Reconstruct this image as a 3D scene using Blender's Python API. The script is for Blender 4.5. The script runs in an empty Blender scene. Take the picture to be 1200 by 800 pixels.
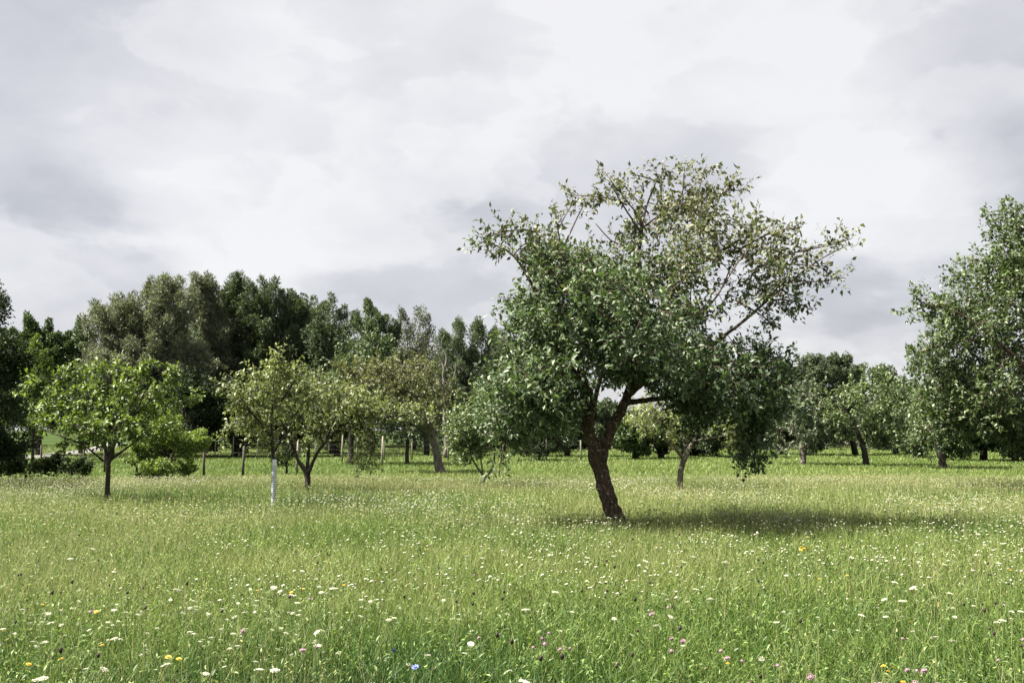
import bpy, math, random
import numpy as np
from mathutils import Vector
R = np.random.default_rng(7)
random.seed(7)
S = bpy.context.scene
COL = S.collection
# ------------------------------------------------------------------ camera
F = 1167.0; CH = 1.65; HY = 503.0
PIT = math.atan((HY-400)/F)
cd = bpy.data.cameras.new('camera'); cd.lens = 35.0; cd.sensor_width = 36; cd.clip_end = 3000; cd.clip_start = .05
cam = bpy.data.objects.new('camera', cd); COL.objects.link(cam)
cam.location = (0, 0, CH); cam.rotation_euler = (math.pi/2+PIT, 0, 0)
S.camera = cam
S.view_settings.view_transform = 'Standard'; S.view_settings.look = 'None'
S.view_settings.gamma = 1; EXPO = 2.15
S.view_settings.exposure = EXPO
# sun
SUN_TRAVEL = Vector((.50, .06, -.78)).normalized()
sd = bpy.data.lights.new('sun', 'SUN'); sd.energy = 5.0; sd.angle = math.radians(1.6); sd.color = (1, .94, .82)
sun = bpy.data.objects.new('sun', sd); COL.objects.link(sun); sun.location = (-20, 0, 30)
sun.rotation_euler = SUN_TRAVEL.to_track_quat('-Z', 'Y').to_euler()

def P(px, py, Y):
    xc = (px-600)/F; yc = (400-py)/F
    dx = xc; dy = math.cos(PIT)-yc*math.sin(PIT); dz = math.sin(PIT)+yc*math.cos(PIT)
    t = Y/dy
    return np.array((dx*t, Y, CH+dz*t))
def DD(py, h=.35):            # depth of a point seen at picture row py, standing at height h
    return (CH-h)*F/(py-HY)
# ------------------------------------------------------------------ world: sun-sky seen through a cloud layer
def build_world():
    w = bpy.data.worlds.new('World'); S.world = w; w.use_nodes = True
    nt = w.node_tree; N = nt.nodes; L = nt.links; N.clear()
    out = N.new('ShaderNodeOutputWorld'); bg = N.new('ShaderNodeBackground'); bg.inputs[1].default_value = .1
    L.new(bg.outputs[0], out.inputs[0])
    sky = N.new('ShaderNodeTexSky'); sky.sky_type = 'NISHITA'; sky.sun_disc = False
    sky.sun_elevation = math.asin(-SUN_TRAVEL.z); sky.sun_rotation = math.radians(270)
    tc = N.new('ShaderNodeTexCoord')
    def vmath(op, a, b=None):
        n = N.new('ShaderNodeVectorMath'); n.operation = op
        for i, v in enumerate((a, b)):
            if v is None: continue
            if isinstance(v, (tuple, list)): n.inputs[i].default_value = v
            else: L.new(v, n.inputs[i])
        return n
    def mth(op, a, b=None, c=None):
        n = N.new('ShaderNodeMath'); n.operation = op
        for i, v in enumerate((a, b, c)):
            if v is None: continue
            if isinstance(v, (int, float)): n.inputs[i].default_value = v
            else: L.new(v, n.inputs[i])
        return n.outputs[0]
    d = vmath('NORMALIZE', tc.outputs['Generated']).outputs[0]
    st = vmath('MULTIPLY', d, (1, 1, 1.9)).outputs[0]
    def noise(vec, sc, det, rough, dist, off):
        o = vmath('ADD', vec, off).outputs[0]
        n = N.new('ShaderNodeTexNoise'); n.inputs['Scale'].default_value = sc; n.inputs['Detail'].default_value = det
        n.inputs['Roughness'].default_value = rough; n.inputs['Distortion'].default_value = dist
        L.new(o, n.inputs['Vector']); return n
    w1 = noise(st, 3.2, 6, .55, 0, (3, 1, 2))
    wv = vmath('SUBTRACT', w1.outputs['Color'], (.5, .5, .5)).outputs[0]
    wv = vmath('SCALE', wv); wv.inputs['Scale'].default_value = .34
    L.new(vmath('SUBTRACT', w1.outputs['Color'], (.5, .5, .5)).outputs[0], wv.inputs[0])
    dw = vmath('NORMALIZE', vmath('ADD', d, wv.outputs[0]).outputs[0]).outputs[0]
    big = noise(st, 2.6, 9, .52, .25, (7.3, 2, 5)).outputs['Fac']
    fine = noise(st, 9, 7, .55, .4, (1.3, 6, 5)).outputs['Fac']
    val = mth('MULTIPLY_ADD', mth('SUBTRACT', big, .5), .28, .775)
    val = mth('MULTIPLY_ADD', mth('SUBTRACT', fine, .5), .22, val)
    def billow(sc, off, amp, val):
        w2 = noise(st, sc*2.2, 4, .5, 0, (off[0]+9, off[1], off[2]+4))
        v2 = vmath('SCALE', vmath('SUBTRACT', w2.outputs['Color'], (.5, .5, .5)).outputs[0]); v2.inputs['Scale'].default_value = .34/sc*1.3
        nn = noise(vmath('ADD', st, v2.outputs[0]).outputs[0], sc, 8, .5, .1, off).outputs['Fac']
        rp = N.new('ShaderNodeValToRGB'); rp.color_ramp.interpolation = 'B_SPLINE'; L.new(nn, rp.inputs[0]); el = rp.color_ramp.elements
        el[0].position = .30; el[0].color = (.45, .45, .45, 1); el[1].position = .80; el[1].color = (.30, .30, .30, 1)
        for p_, v_ in ((.455, .40), (.485, .46), (.505, .80), (.54, .74), (.62, .50)): z_ = el.new(p_); z_.color = (v_, v_, v_, 1)
        return mth('MULTIPLY_ADD', mth('SUBTRACT', rp.outputs[0], .5), amp, val)
    val = billow(2.3, (4.1, 8.2, 1.7), .34, val)
    val = billow(4.6, (14.1, 3.2, 6.7), .22, val)
    blobs = [(590, 50, 6, .12), (270, 150, 8, .10), (225, 245, 5, .13), (60, 230, 5, .04), (880, 110, 10, .07), (1000, 215, 5, .10),
             (940, 60, 6, .06), (960, 420, 4, .06), (420, 100, 9, .04), (700, 100, 5, .05),
             (60, 40, 9, -.10), (85, 285, 4.5, -.09), (1160, 290, 7, -.12), (1040, 365, 5, -.12), (950, 378, 4, -.10), (500, 230, 8, -.05),
             (640, 150, 5, -.08), (40, 330, 5, -.08), (820, 210, 5, -.06), (1180, 150, 5, -.05), (480, 330, 5, -.03)]
    for (x, y, r, a) in blobs:
        c = P(x, y, 1.0) - np.array((0, 0, CH)); c = c/np.linalg.norm(c)
        dt = vmath('DOT_PRODUCT', dw, tuple(float(v) for v in c)).outputs['Value']
        m = N.new('ShaderNodeMapRange'); m.interpolation_type = 'SMOOTHSTEP'
        L.new(dt, m.inputs['Value']); m.inputs['From Min'].default_value = math.cos(math.radians(r*1.35)); m.inputs['From Max'].default_value = math.cos(math.radians(r*.45))
        val = mth('MULTIPLY_ADD', m.outputs[0], a, val)
    cr = N.new('ShaderNodeValToRGB'); L.new(val, cr.inputs[0])
    e = cr.color_ramp.elements
    e[0].position = .45; e[0].color = (.42, .43, .46, 1)
    e[1].position = 1.0; e[1].color = (.89, .88, .885, 1)
    k = e.new(.68); k.color = (.64, .635, .675, 1)
    k = e.new(.82); k.color = (.775, .77, .785, 1)
    cl = vmath('SCALE', cr.outputs[0]); cl.inputs['Scale'].default_value = 10/2**EXPO
    mx = N.new('ShaderNodeMix'); mx.data_type = 'RGBA'; mx.inputs['Factor'].default_value = .965
    L.new(sky.outputs[0], mx.inputs['A']); L.new(cl.outputs[0], mx.inputs['B'])
    L.new(mx.outputs['Result'], bg.inputs[0])
build_world()
# ------------------------------------------------------------------ helpers
def link(name, me=None, parent=None, loc=None, rz=0.0, sc=None):
    o = bpy.data.objects.new(name, me); COL.objects.link(o)
    if parent is not None: o.parent = parent
    if loc is not None: o.location = loc
    o.rotation_euler.z = rz
    if sc is not None: o.scale = (sc, sc, sc)
    return o
def tag(o, label=None, cat=None, group=None, kind=None):
    if label: o['label'] = label
    if cat: o['category'] = cat
    if group: o['group'] = group
    if kind: o['kind'] = kind
    return o
def thing(name, label, cat, loc, group=None, rz=0.0, sc=None):
    return tag(link(name, None, None, loc, rz, sc), label, cat, group)
def mk(name, V, faces, mat, tint=None, smooth=False):
    """faces: list of (M,k) int arrays"""
    me = bpy.data.meshes.new(name)
    V = np.asarray(V, dtype=np.float32)
    me.vertices.add(len(V)); me.vertices.foreach_set('co', V.ravel())
    if isinstance(faces, np.ndarray): faces = [faces]
    idx = np.concatenate([f.ravel() for f in faces]).astype(np.int32)
    tot = np.concatenate([np.full(len(f), f.shape[1], np.int32) for f in faces])
    st = np.concatenate([[0], np.cumsum(tot)[:-1]]).astype(np.int32)
    me.loops.add(len(idx)); me.loops.foreach_set('vertex_index', idx)
    me.polygons.add(len(tot)); me.polygons.foreach_set('loop_start', st)
    if smooth: me.polygons.foreach_set('use_smooth', np.ones(len(tot), bool))
    if tint is not None:
        a = me.attributes.new('tint', 'FLOAT', 'POINT'); a.data.foreach_set('value', np.asarray(tint, np.float32))
    me.update(calc_edges=True)
    me.materials.append(mat)
    return me
class MB:
    def __init__(s): s.V = []; s.Fs = {}; s.n = 0; s.T = []
    def add(s, V, Fc, tint=.5):
        V = np.asarray(V, float)
        for f in (Fc if isinstance(Fc, list) else [Fc]):
            f = np.asarray(f); s.Fs.setdefault(f.shape[1], []).append(f+s.n)
        s.V.append(V); s.T.append(np.broadcast_to(np.asarray(tint, float), (len(V),))); s.n += len(V)
    def mesh(s, name, mat, smooth=False):
        return mk(name, np.concatenate(s.V), [np.concatenate(v) for v in s.Fs.values()], mat, np.concatenate(s.T), smooth)
def unit(a): return a/np.maximum(np.linalg.norm(a, axis=-1, keepdims=True), 1e-9)
def rdir(n):
    return unit(R.normal(size=(n, 3)))
def leaves(Pp, ax, nr, L, W, tint, fold=.25, curl=.15, simple=False):
    n = len(Pp); ax = unit(ax); side = unit(np.cross(ax, nr)); up = np.cross(side, ax)
    L = np.broadcast_to(L, n)[:, None]; W = np.broadcast_to(W, n)[:, None]
    b = Pp; m = Pp+ax*.5*L; t = Pp+ax*L-up*curl*L
    l = Pp+ax*.45*L-side*W*.5+up*fold*W; r = Pp+ax*.45*L+side*W*.5+up*fold*W
    if simple:
        V = np.stack([b, r, t, l], 1).reshape(-1, 3); i = np.arange(n)[:, None]*4
        Fc = np.concatenate([i+np.array([[0, 1, 2]]), i+np.array([[0, 2, 3]])]); return V, Fc, np.repeat(tint, 4)
    V = np.stack([b, l, r, m, t], 1).reshape(-1, 3); i = np.arange(n)[:, None]*5
    Fc = np.concatenate([i+np.array([q]) for q in ((0, 3, 1), (0, 2, 3), (1, 3, 4), (3, 2, 4))])
    return V, Fc, np.repeat(tint, 5)
def sweep(mb, pts, rad, ns=8, rough=0.0, cap=True, tint=.5):
    pts = np.asarray(pts, float); rad = np.asarray(rad, float); n = len(pts)
    T = np.gradient(pts, axis=0); T = unit(T)
    ref = np.array((0.13, 0.97, .2)) if abs(T[0][1]) < .9 else np.array((1., 0, 0))
    A = unit(np.cross(T, ref)); B = np.cross(T, A)
    th = np.arange(ns)/ns*2*math.pi
    rr = np.repeat(rad[:, None], ns, 1)
    if rough:
        fl = 1+rough*(np.sin(th*3+1)[None, :]*.5+np.sin(th*5+.3)[None, :]*.35)+rough*.8*R.normal(size=(n, ns))*.5
        rr = rr*fl
    V = pts[:, None, :]+rr[..., None]*(np.cos(th)[None, :, None]*A[:, None, :]+np.sin(th)[None, :, None]*B[:, None, :])
    V = V.reshape(-1, 3)
    i = np.arange(n-1)[:, None]*ns; j = np.arange(ns)[None, :]; k = (j+1) % ns
    Fc = np.stack([i+j, i+k, i+ns+k, i+ns+j], -1).reshape(-1, 4)
    fs = [Fc]
    if cap:
        V = np.concatenate([V, pts[-1:]+T[-1:]*rad[-1]*.5, pts[:1]])
        a = (n-1)*ns; c = n*ns
        fs.append(np.array([[a+q, a+(q+1) % ns, c] for q in range(ns)]+[[(q+1) % ns, q, c+1] for q in range(ns)]))
    mb.add(V, fs, tint)
def resample(pts, step):
    pts = np.asarray(pts, float)          # columns xyz + radius
    P0 = np.vstack([2*pts[0]-pts[1], pts, 2*pts[-1]-pts[-2]]); out = []
    for i in range(1, len(P0)-2):
        a, b, c, d = P0[i-1:i+3]; m = max(1, int(np.linalg.norm((c-b)[:3])/step))
        t = (np.arange(m)/m)[:, None]
        out.append(.5*((2*b)+(-a+c)*t+(2*a-5*b+4*c-d)*t**2+(-a+3*b-3*c+d)*t**3))
    out.append(P0[-2:-1]); o = np.vstack(out); o[:, 3] = np.maximum(o[:, 3], .003); return o
def segs(mb, A, B, ra, rb, ns=4):
    T = unit(B-A); ref = np.where(np.abs(T[:, 2:3]) < .9, np.array([[0, 0, 1.]]), np.array([[1., 0, 0]]))
    U = unit(np.cross(T, ref)); W = np.cross(T, U); th = np.arange(ns)/ns*2*math.pi
    off = np.cos(th)[None, :, None]*U[:, None]+np.sin(th)[None, :, None]*W[:, None]
    V = np.concatenate([A[:, None]+off*ra[:, None, None], B[:, None]+off*rb[:, None, None]], 1).reshape(-1, 3)
    i = np.arange(len(A))[:, None]*2*ns; j = np.arange(ns)[None]; k = (j+1) % ns
    mb.add(V, np.stack([i+j, i+k, i+ns+k, i+ns+j], -1).reshape(-1, 4))
# ------------------------------------------------------------------ materials
def newmat(name):
    m = bpy.data.materials.new(name); m.use_nodes = True; nt = m.node_tree
    return m, nt, nt.nodes, nt.links, nt.nodes['Principled BSDF']
def c4(c): return (c[0], c[1], c[2], 1)
def leafmat(name, dark, light, trans=.3, rough=.5, back=1.25, spec=.4, tmul=(1.3, 1.35, .7)):
    m, nt, N, L, bs = newmat(name)
    at = N.new('ShaderNodeAttribute'); at.attribute_name = 'tint'
    cr = N.new('ShaderNodeValToRGB'); cr.color_ramp.elements[0].color = c4(dark); cr.color_ramp.elements[1].color = c4(light)
    L.new(at.outputs['Fac'], cr.inputs[0])
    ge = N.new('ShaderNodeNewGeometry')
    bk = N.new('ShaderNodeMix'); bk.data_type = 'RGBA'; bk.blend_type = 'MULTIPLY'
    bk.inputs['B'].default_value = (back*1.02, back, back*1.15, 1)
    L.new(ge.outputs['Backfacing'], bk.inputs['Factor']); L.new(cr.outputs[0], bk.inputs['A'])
    L.new(bk.outputs['Result'], bs.inputs['Base Color'])
    bs.inputs['Roughness'].default_value = rough; bs.inputs['Specular IOR Level'].default_value = spec
    tr = N.new('ShaderNodeBsdfTranslucent')
    tm = N.new('ShaderNodeMix'); tm.data_type = 'RGBA'; tm.blend_type = 'MULTIPLY'; tm.inputs['Factor'].default_value = 1
    L.new(cr.outputs[0], tm.inputs['A']); tm.inputs['B'].default_value = (*tmul, 1)
    L.new(tm.outputs['Result'], tr.inputs[0])
    mx = N.new('ShaderNodeMixShader'); mx.inputs[0].default_value = trans
    L.new(bs.outputs[0], mx.inputs[1]); L.new(tr.outputs[0], mx.inputs[2])
    L.new(mx.outputs[0], N['Material Output'].inputs[0])
    return m
def barkmat(name, dark, mid, light, scale=9, lichen=.62):
    m, nt, N, L, bs = newmat(name)
    tc = N.new('ShaderNodeTexCoord'); mp = N.new('ShaderNodeMapping'); mp.inputs['Scale'].default_value = (1, 1, .35)
    L.new(tc.outputs['Object'], mp.inputs[0])
    n1 = N.new('ShaderNodeTexNoise'); n1.inputs['Scale'].default_value = scale*2.2; n1.inputs['Detail'].default_value = 8; n1.inputs['Roughness'].default_value = .7
    L.new(mp.outputs[0], n1.inputs['Vector'])
    cr = N.new('ShaderNodeValToRGB'); e = cr.color_ramp.elements
    e[0].position = .35; e[0].color = c4(dark); e[1].position = .68; e[1].color = c4(mid); L.new(n1.outputs[0], cr.inputs[0])
    n2 = N.new('ShaderNodeTexNoise'); n2.inputs['Scale'].default_value = scale*3; n2.inputs['Detail'].default_value = 5
    L.new(tc.outputs['Object'], n2.inputs['Vector'])
    c2 = N.new('ShaderNodeValToRGB'); c2.color_ramp.elements[0].position = lichen; c2.color_ramp.elements[1].position = lichen+.06
    L.new(n2.outputs[0], c2.inputs[0])
    mx = N.new('ShaderNodeMix'); mx.data_type = 'RGBA'; L.new(c2.outputs[0], mx.inputs['Factor']); L.new(cr.outputs[0], mx.inputs['A'])
    mx.inputs['B'].default_value = c4(light); L.new(mx.outputs['Result'], bs.inputs['Base Color'])
    bs.inputs['Roughness'].default_value = .9
    bp = N.new('ShaderNodeBump'); bp.inputs['Strength'].default_value = .9; bp.inputs['Distance'].default_value = .06
    L.new(n1.outputs[0], bp.inputs['Height']); L.new(bp.outputs[0], bs.inputs['Normal'])
    return m
def plain(name, col, rough=.8, var=.25, scale=20, trans=0):
    m, nt, N, L, bs = newmat(name)
    tc = N.new('ShaderNodeTexCoord'); n = N.new('ShaderNodeTexNoise'); n.inputs['Scale'].default_value = scale; n.inputs['Detail'].default_value = 5
    L.new(tc.outputs['Object'], n.inputs['Vector'])
    cr = N.new('ShaderNodeValToRGB'); e = cr.color_ramp.elements
    e[0].position = .3; e[1].position = .7
    e[0].color = c4([c*(1-var) for c in col]); e[1].color = c4([min(1, c*(1+var)) for c in col]); L.new(n.outputs[0], cr.inputs[0])
    L.new(cr.outputs[0], bs.inputs['Base Color']); bs.inputs['Roughness'].default_value = rough
    return m
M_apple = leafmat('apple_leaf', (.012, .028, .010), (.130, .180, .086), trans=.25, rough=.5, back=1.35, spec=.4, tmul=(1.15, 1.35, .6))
M_appletop = leafmat('underlit_apple_leaf', (.034, .040, .016), (.145, .155, .078), trans=.25, rough=.55, back=1.3)  # upper crown leaves: their underlit look against the sky painted as olive
M_lime = leafmat('bright_green_leaf', (.024, .050, .008), (.165, .225, .058), trans=.32, rough=.5, tmul=(1.4, 1.4, .6))
M_olive = leafmat('pale_olive_leaf', (.038, .060, .016), (.225, .255, .105), trans=.32, rough=.5)
M_brown = leafmat('brownish_green_leaf', (.045, .055, .018), (.13, .14, .05), trans=.3, rough=.55)
M_grey = leafmat('grey_green_leaf', (.045, .062, .034), (.13, .16, .095), trans=.25, rough=.5)
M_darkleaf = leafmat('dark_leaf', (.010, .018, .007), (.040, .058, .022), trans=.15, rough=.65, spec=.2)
M_midleaf = leafmat('mid_green_leaf', (.025, .046, .014), (.085, .125, .045), trans=.25, rough=.5)
M_willow = leafmat('willow_leaf', (.062, .074, .042), (.20, .22, .14), trans=.25, rough=.6, tmul=(1.2, 1.25, .8))
M_farleaf = leafmat('far_dark_leaf', (.020, .034, .014), (.088, .115, .056), trans=.2, rough=.6)
M_poplar = leafmat('poplar_leaf', (.05, .070, .035), (.115, .15, .085), trans=.25, rough=.6)
M_smallap = leafmat('pale_apple_leaf', (.022, .045, .014), (.150, .195, .080), trans=.28, rough=.45, back=1.3)
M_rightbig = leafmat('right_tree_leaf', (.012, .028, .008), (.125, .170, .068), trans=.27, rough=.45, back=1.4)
M_bark = barkmat('apple_bark', (.014, .009, .006), (.125, .076, .050), (.36, .31, .23), 9, .60)
M_barkd = barkmat('dark_bark', (.010, .008, .006), (.05, .038, .028), (.14, .13, .10), 6, .68)
M_barkp = barkmat('pale_bark', (.05, .045, .035), (.14, .12, .09), (.28, .27, .22), 6, .6)
# ------------------------------------------------------------------ tree builder
def grow(limbs, blobs, D, base, step=.10, shoot=(.16, .34), lean=.35, k_nodes=3, rtip=.0022, pipe=2.3, keepf=None, dmul=1.0):
    """limbs: lists of (px,py,depth offset,radius); blobs: (px,py,depth offset,rx px,ry px,depth radius m,clumps,shoots,spread m,tintbias)"""
    m = D/F; pos = []; rad0 = []; par = []; plen = []; ok = []; lines = []
    for li, lm in enumerate(limbs):
        pts = np.array([list(P(a, b, D+c)-base)+[r] for a, b, c, r in lm])
        q = resample(pts, step)
        jit = np.zeros((len(q), 3)); 
        if len(q) > 4: jit[1:-1] = R.normal(size=(len(q)-2, 3))*q[1:-1, 3:4]*.07
        q[:, :3] += jit; lines.append(q)
        for i in range(len(q)):
            if i == 0:
                if pos:
                    dd = np.linalg.norm(np.array(pos)-q[0, :3], axis=1); pi = int(dd.argmin())
                else: pi = -1
            else: pi = len(pos)-1
            par.append(pi); plen.append(0 if pi < 0 else plen[pi]+np.linalg.norm(q[i, :3]-pos[pi]))
            pos.append(q[i, :3].copy()); rad0.append(q[i, 3]); ok.append(q[i, 3] < .07 or li > 0 and i > 2)
    nl = len(pos)
    At = []; Tb = []; Kd = []
    for (cx, cy, dy, rx, ry, rd, nc, ns, sg, tb) in blobs:
        c = P(cx, cy, D+dy)-base; rd = rd*dmul
        u = rdir(nc)*(R.random((nc, 1))**.45); cc = c+u*np.array((rx*m, rd, ry*m))
        w = R.random(nc)+.4; w /= w.sum(); cnt = R.multinomial(ns, w)
        for k in range(nc):
            a = cc[k]+R.normal(size=(cnt[k], 3))*sg
            At.append(a); Tb.append(np.full(cnt[k], tb)+R.normal()*.10)
    At = np.concatenate(At); Tb = np.concatenate(Tb)
    At[:, 2] = np.maximum(At[:, 2], .35)
    if keepf is not None: kf = keepf(At+base); At = At[kf]; Tb = Tb[kf]
    lim = np.array(pos)[np.array(ok)]
    dl = np.array([np.min(np.linalg.norm(lim-a, axis=1)) for a in At]); order = np.argsort(dl)
    cap = nl+len(At)*(k_nodes+1); PP = np.full((cap, 3), 1e6); PP[:nl] = pos; PL = np.zeros(cap); PL[:nl] = plen
    bad = ~np.array(ok); PPs = PP.copy(); PPs[:nl][bad] = 1e6
    par = list(par); n = nl; tips = []; tdir = []
    for ai in order:
        a = At[ai]; dv = PPs[:n]-a; dist = np.sqrt((dv*dv).sum(1)); cst = dist+.12*PL[:n]
        j = int(cst.argmin()); s = PP[j]; d = dist[j]
        pj = par[j]; pd = unit(s-PP[pj]) if pj >= 0 else np.array((0, 0, 1.))
        c1 = s+pd*d*.35+np.array((0, 0, .10*d)); prev = j
        kk = k_nodes if d > .25 else 2
        for q in range(1, kk+1):
            t = q/kk; p = (1-t)**2*s+2*t*(1-t)*c1+t*t*a
            if q < kk: p = p+R.normal(size=3)*d*.035
            PP[n] = p; PPs[n] = p; PL[n] = PL[prev]+np.linalg.norm(p-PP[prev]); par.append(prev); prev = n; n += 1
        tips.append(prev); e = unit(a-PP[par[prev]]); tdir.append(e)
    par = np.array(par); PPn = PP[:n]
    area = np.zeros(n); 
    for t in tips: area[t] += 1
    for i in range(n-1, nl-1, -1): area[par[i]] += area[i]
    rr = rtip*np.maximum(area, 1)**(1/pipe)
    return PPn, par, rr, nl, lines, tips, np.array(tdir), Tb[order], np.array(rad0)
def orchard_tree(name, label, base, D, limbs, blobs, mat, bark, leaf=(.075, .045), nl=13, group=None, sg=None, ns=10, topmat=None, topz=None,
                 shoot=(.14, .32), lean=.35, rough=.10, step=.10, rtip=.0022, parts=True, droop=.0, wmul=1.0, keepf=None, dmul=1.0, coh=(.6, .45), sprays=(), shrink=0):
    base = np.array((base[0], base[1], 0.0))
    root = thing(name, label, 'tree', tuple(base), group)
    limbs = list(limbs); blobs = [(b[0], b[1], b[2], max(b[3]-shrink, b[3]*.55), max(b[4]-shrink*.85, b[4]*.55))+tuple(b[5:]) for b in blobs]
    for (pts, dy, per, sg_) in sprays:          # a bough with leafy shoots all along it: points, depth offset, shoots per 10 px, spread
        k = len(pts); limbs.append([(x, y, dy+.05*i*R.normal(), .013*(1-i/k)+.003) for i, (x, y) in enumerate(pts)])
        for (x0, y0), (x1, y1) in zip(pts[:-1], pts[1:]):
            ln = math.hypot(x1-x0, y1-y0); m_ = max(1, int(ln/14))
            for q in range(m_):
                t = (q+.5)/m_; blobs.append((x0+(x1-x0)*t, y0+(y1-y0)*t, dy, 5, 4, .08, 1, max(1, int(round(per*ln/m_/10))), sg_, .05))
    PPn, par, rr, n0, lines, tips, td, tb, r0 = grow(limbs, blobs, D, base, step=step, rtip=rtip, keepf=keepf, dmul=dmul)
    mb = MB()
    for i, q in enumerate(lines): sweep(mb, q[:, :3], q[:, 3]*wmul, ns if q[0, 3] > .03 else 7, rough)
    link('trunk', mb.mesh('trunk', bark, True), root)
    mb = MB(); idx = np.arange(n0, len(PPn)); pr = par[idx]
    rp = np.where(pr < n0, np.minimum(r0[np.minimum(pr, n0-1)], rr[idx]*1.15), rr[pr])
    segs(mb, PPn[pr], PPn[idx], np.minimum(rp, rr[idx]*1.6), rr[idx], 4)
    # shoots at the tips, leaves round them
    T = len(tips); tp = PPn[tips]; sl = R.uniform(shoot[0], shoot[1], T)
    if topz is not None: sl = sl*np.where(topz(tp+base) > .5, 1.2, 1)
    sd_ = unit(td*coh[0]+rdir(T)*coh[1]+np.array((0, 0, 1.))*(lean-droop))
    segs(mb, tp, tp+sd_*sl[:, None], np.full(T, rtip*.9), np.full(T, rtip*.5), 3)
    link('branches', mb.mesh('branches', bark, False), root)
    n = T*nl; k = np.repeat(np.arange(T), nl); f = np.tile((np.arange(nl)+.5)/nl, T)*1.15-.25
    Pp = tp[k]+sd_[k]*(sl[k]*f)[:, None]+R.normal(size=(n, 3))*.018
    ax = unit(rdir(n)*1.0+sd_[k]*.75+np.array((0, 0, -.22-droop*.6)))
    nr = unit(rdir(n)*.75+np.array((-.1, -.1, .75)))
    sz = leaf[0]*R.uniform(.5, 1.25, n); tint = np.clip(.5+tb[k]+R.normal(size=n)*.2, 0, 1)
    W = sz*leaf[1]/leaf[0]*R.uniform(.8, 1.15, n)
    Pp = Pp+ax*.015
    if topmat is not None:
        tz = topz(Pp+base); mk1 = R.random(n) < tz
        for nm, sel, mt in (('crown', ~mk1, mat), ('crown_top', mk1, topmat)):
            V, Fc, tt = leaves(Pp[sel], ax[sel], nr[sel], sz[sel], W[sel], tint[sel]); link(nm, mk(nm, V, Fc, mt, tt), root)
    else:
        V, Fc, tt = leaves(Pp, ax, nr, sz, W, tint); link('crown', mk('crown', V, Fc, mat, tt), root)
    return root
def far_tree(name, label, D, trunk, ells, mat, bark, leaf=(.22, .11), cr=.9, nc=22, nlv=260, up=.3, group=None, cat='tree', tr=.16, wisps=.25, stretch=1.0, zmin=.25, tintb=0, shell=.5):
    """trunk: list of (px,py); ells: (cx,cy,rx,ry[,depth]) in picture pixels at depth D"""
    m = D/F; p0 = P(trunk[0][0], trunk[0][1], D); base = np.array((p0[0], D, 0.))
    root = thing(name, label, cat, tuple(base), group)
    tp = [np.append(p0-base, tr)]; tp[0][2] = 0
    for i, (a, b) in enumerate(trunk[1:]): tp.append(np.append(P(a, b, D)-base, tr*(1-.6*(i+1)/len(trunk))))
    if len(tp) < 2: tp.append(np.array((0, 0, 1.2, tr*.6)))
    q = resample(np.array(tp), .5); mb = MB(); sweep(mb, q[:, :3], q[:, 3], 8, .08)
    top = q[-1, :3]; mid = q[len(q)//2, :3]
    A = []; T = []; C = []
    tot = sum(e[2]*e[3] for e in ells)
    for e in ells:
        cx, cy, rx, ry = e[:4]; dep = e[4] if len(e) > 4 else 0
        k = max(2, int(round(nc*e[2]*e[3]/tot))); c = P(cx, cy, D+dep)-base
        u = rdir(k)*(R.random((k, 1))**.4); C.append(c+u*np.array((rx*m-cr*.5, max(rx*m*.9-cr*.4, cr), ry*m-cr*.5*stretch)))
    C = np.concatenate(C); C[:, 2] = np.maximum(C[:, 2], zmin+cr*.4)
    for c in C:
        s = mid if c[2] < top[2] else top; s = s*(.5+.5*R.random())+(q[-1, :3] if c[2] > top[2] else mid)*0
        s = q[min(len(q)-1, int(len(q)*R.uniform(.45, 1))), :3]
        mm = (s+c)/2+np.array((0, 0, .12))*np.linalg.norm(c-s)*.3
        sweep(mb, resample(np.array([np.append(s, tr*.22), np.append(mm, tr*.14), np.append(c, tr*.05)]), .8)[:, :3], np.linspace(tr*.22, tr*.05, len(resample(np.array([np.append(s, tr*.22), np.append(mm, tr*.14), np.append(c, tr*.05)]), .8))), 5, 0, False)
    link('trunk', mb.mesh('trunk', bark, True), root)
    cen = C.mean(0); out = unit((C-cen)*np.array((1, 1, .6))); pa = unit(out*.8+np.array((0, 0, .25+up))+rdir(len(C))*.25)
    K = len(C); k = np.repeat(np.arange(K), nlv); n = len(k)
    crk = cr*R.uniform(.6, 1.25, K); tk = R.normal(size=K)*.13
    d = rdir(n); sub = rdir(K*16).reshape(K, 16, 3); si = R.integers(0, 16, n); d = unit(d*.5+sub[k, si]*.8)
    rad = shell+(1-shell)*R.random(n)**.7
    t = R.random(n)**(1.2-.5*wisps)*(1.0+1.3*wisps)*stretch-.35      # along the plume
    taper = np.clip(1.0-np.maximum(t, 0)/(1.35*(1.0+1.3*wisps)*stretch-.3), .05, 1)
    Pp = C[k]+d*(rad*crk[k]*taper)[:, None]*.85+pa[k]*(t*crk[k])[:, None]
    d = unit(d+pa[k]*.5*wisps)
    Pp[:, 2] = np.maximum(Pp[:, 2], zmin*R.random(n))
    ax = unit(d*.8+rdir(n)*.7+np.array((0, 0, up))); nr = unit(d*.7+rdir(n)*.6+np.array((0, 0, .5)))
    sz = leaf[0]*.8*R.uniform(.6, 1.3, n); tint = np.clip(.5+tintb+tk[k]+R.normal(size=n)*.2, 0, 1)
    V, Fc, tt = leaves(Pp, ax, nr, sz, sz*leaf[1]/leaf[0], tint, simple=True)
    link('crown', mk('crown', V, Fc, mat, tt), root)
    return root
def gx(px, D): return (px-600)/F*D/math.cos(PIT)   # approx. sideways position on the ground
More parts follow.
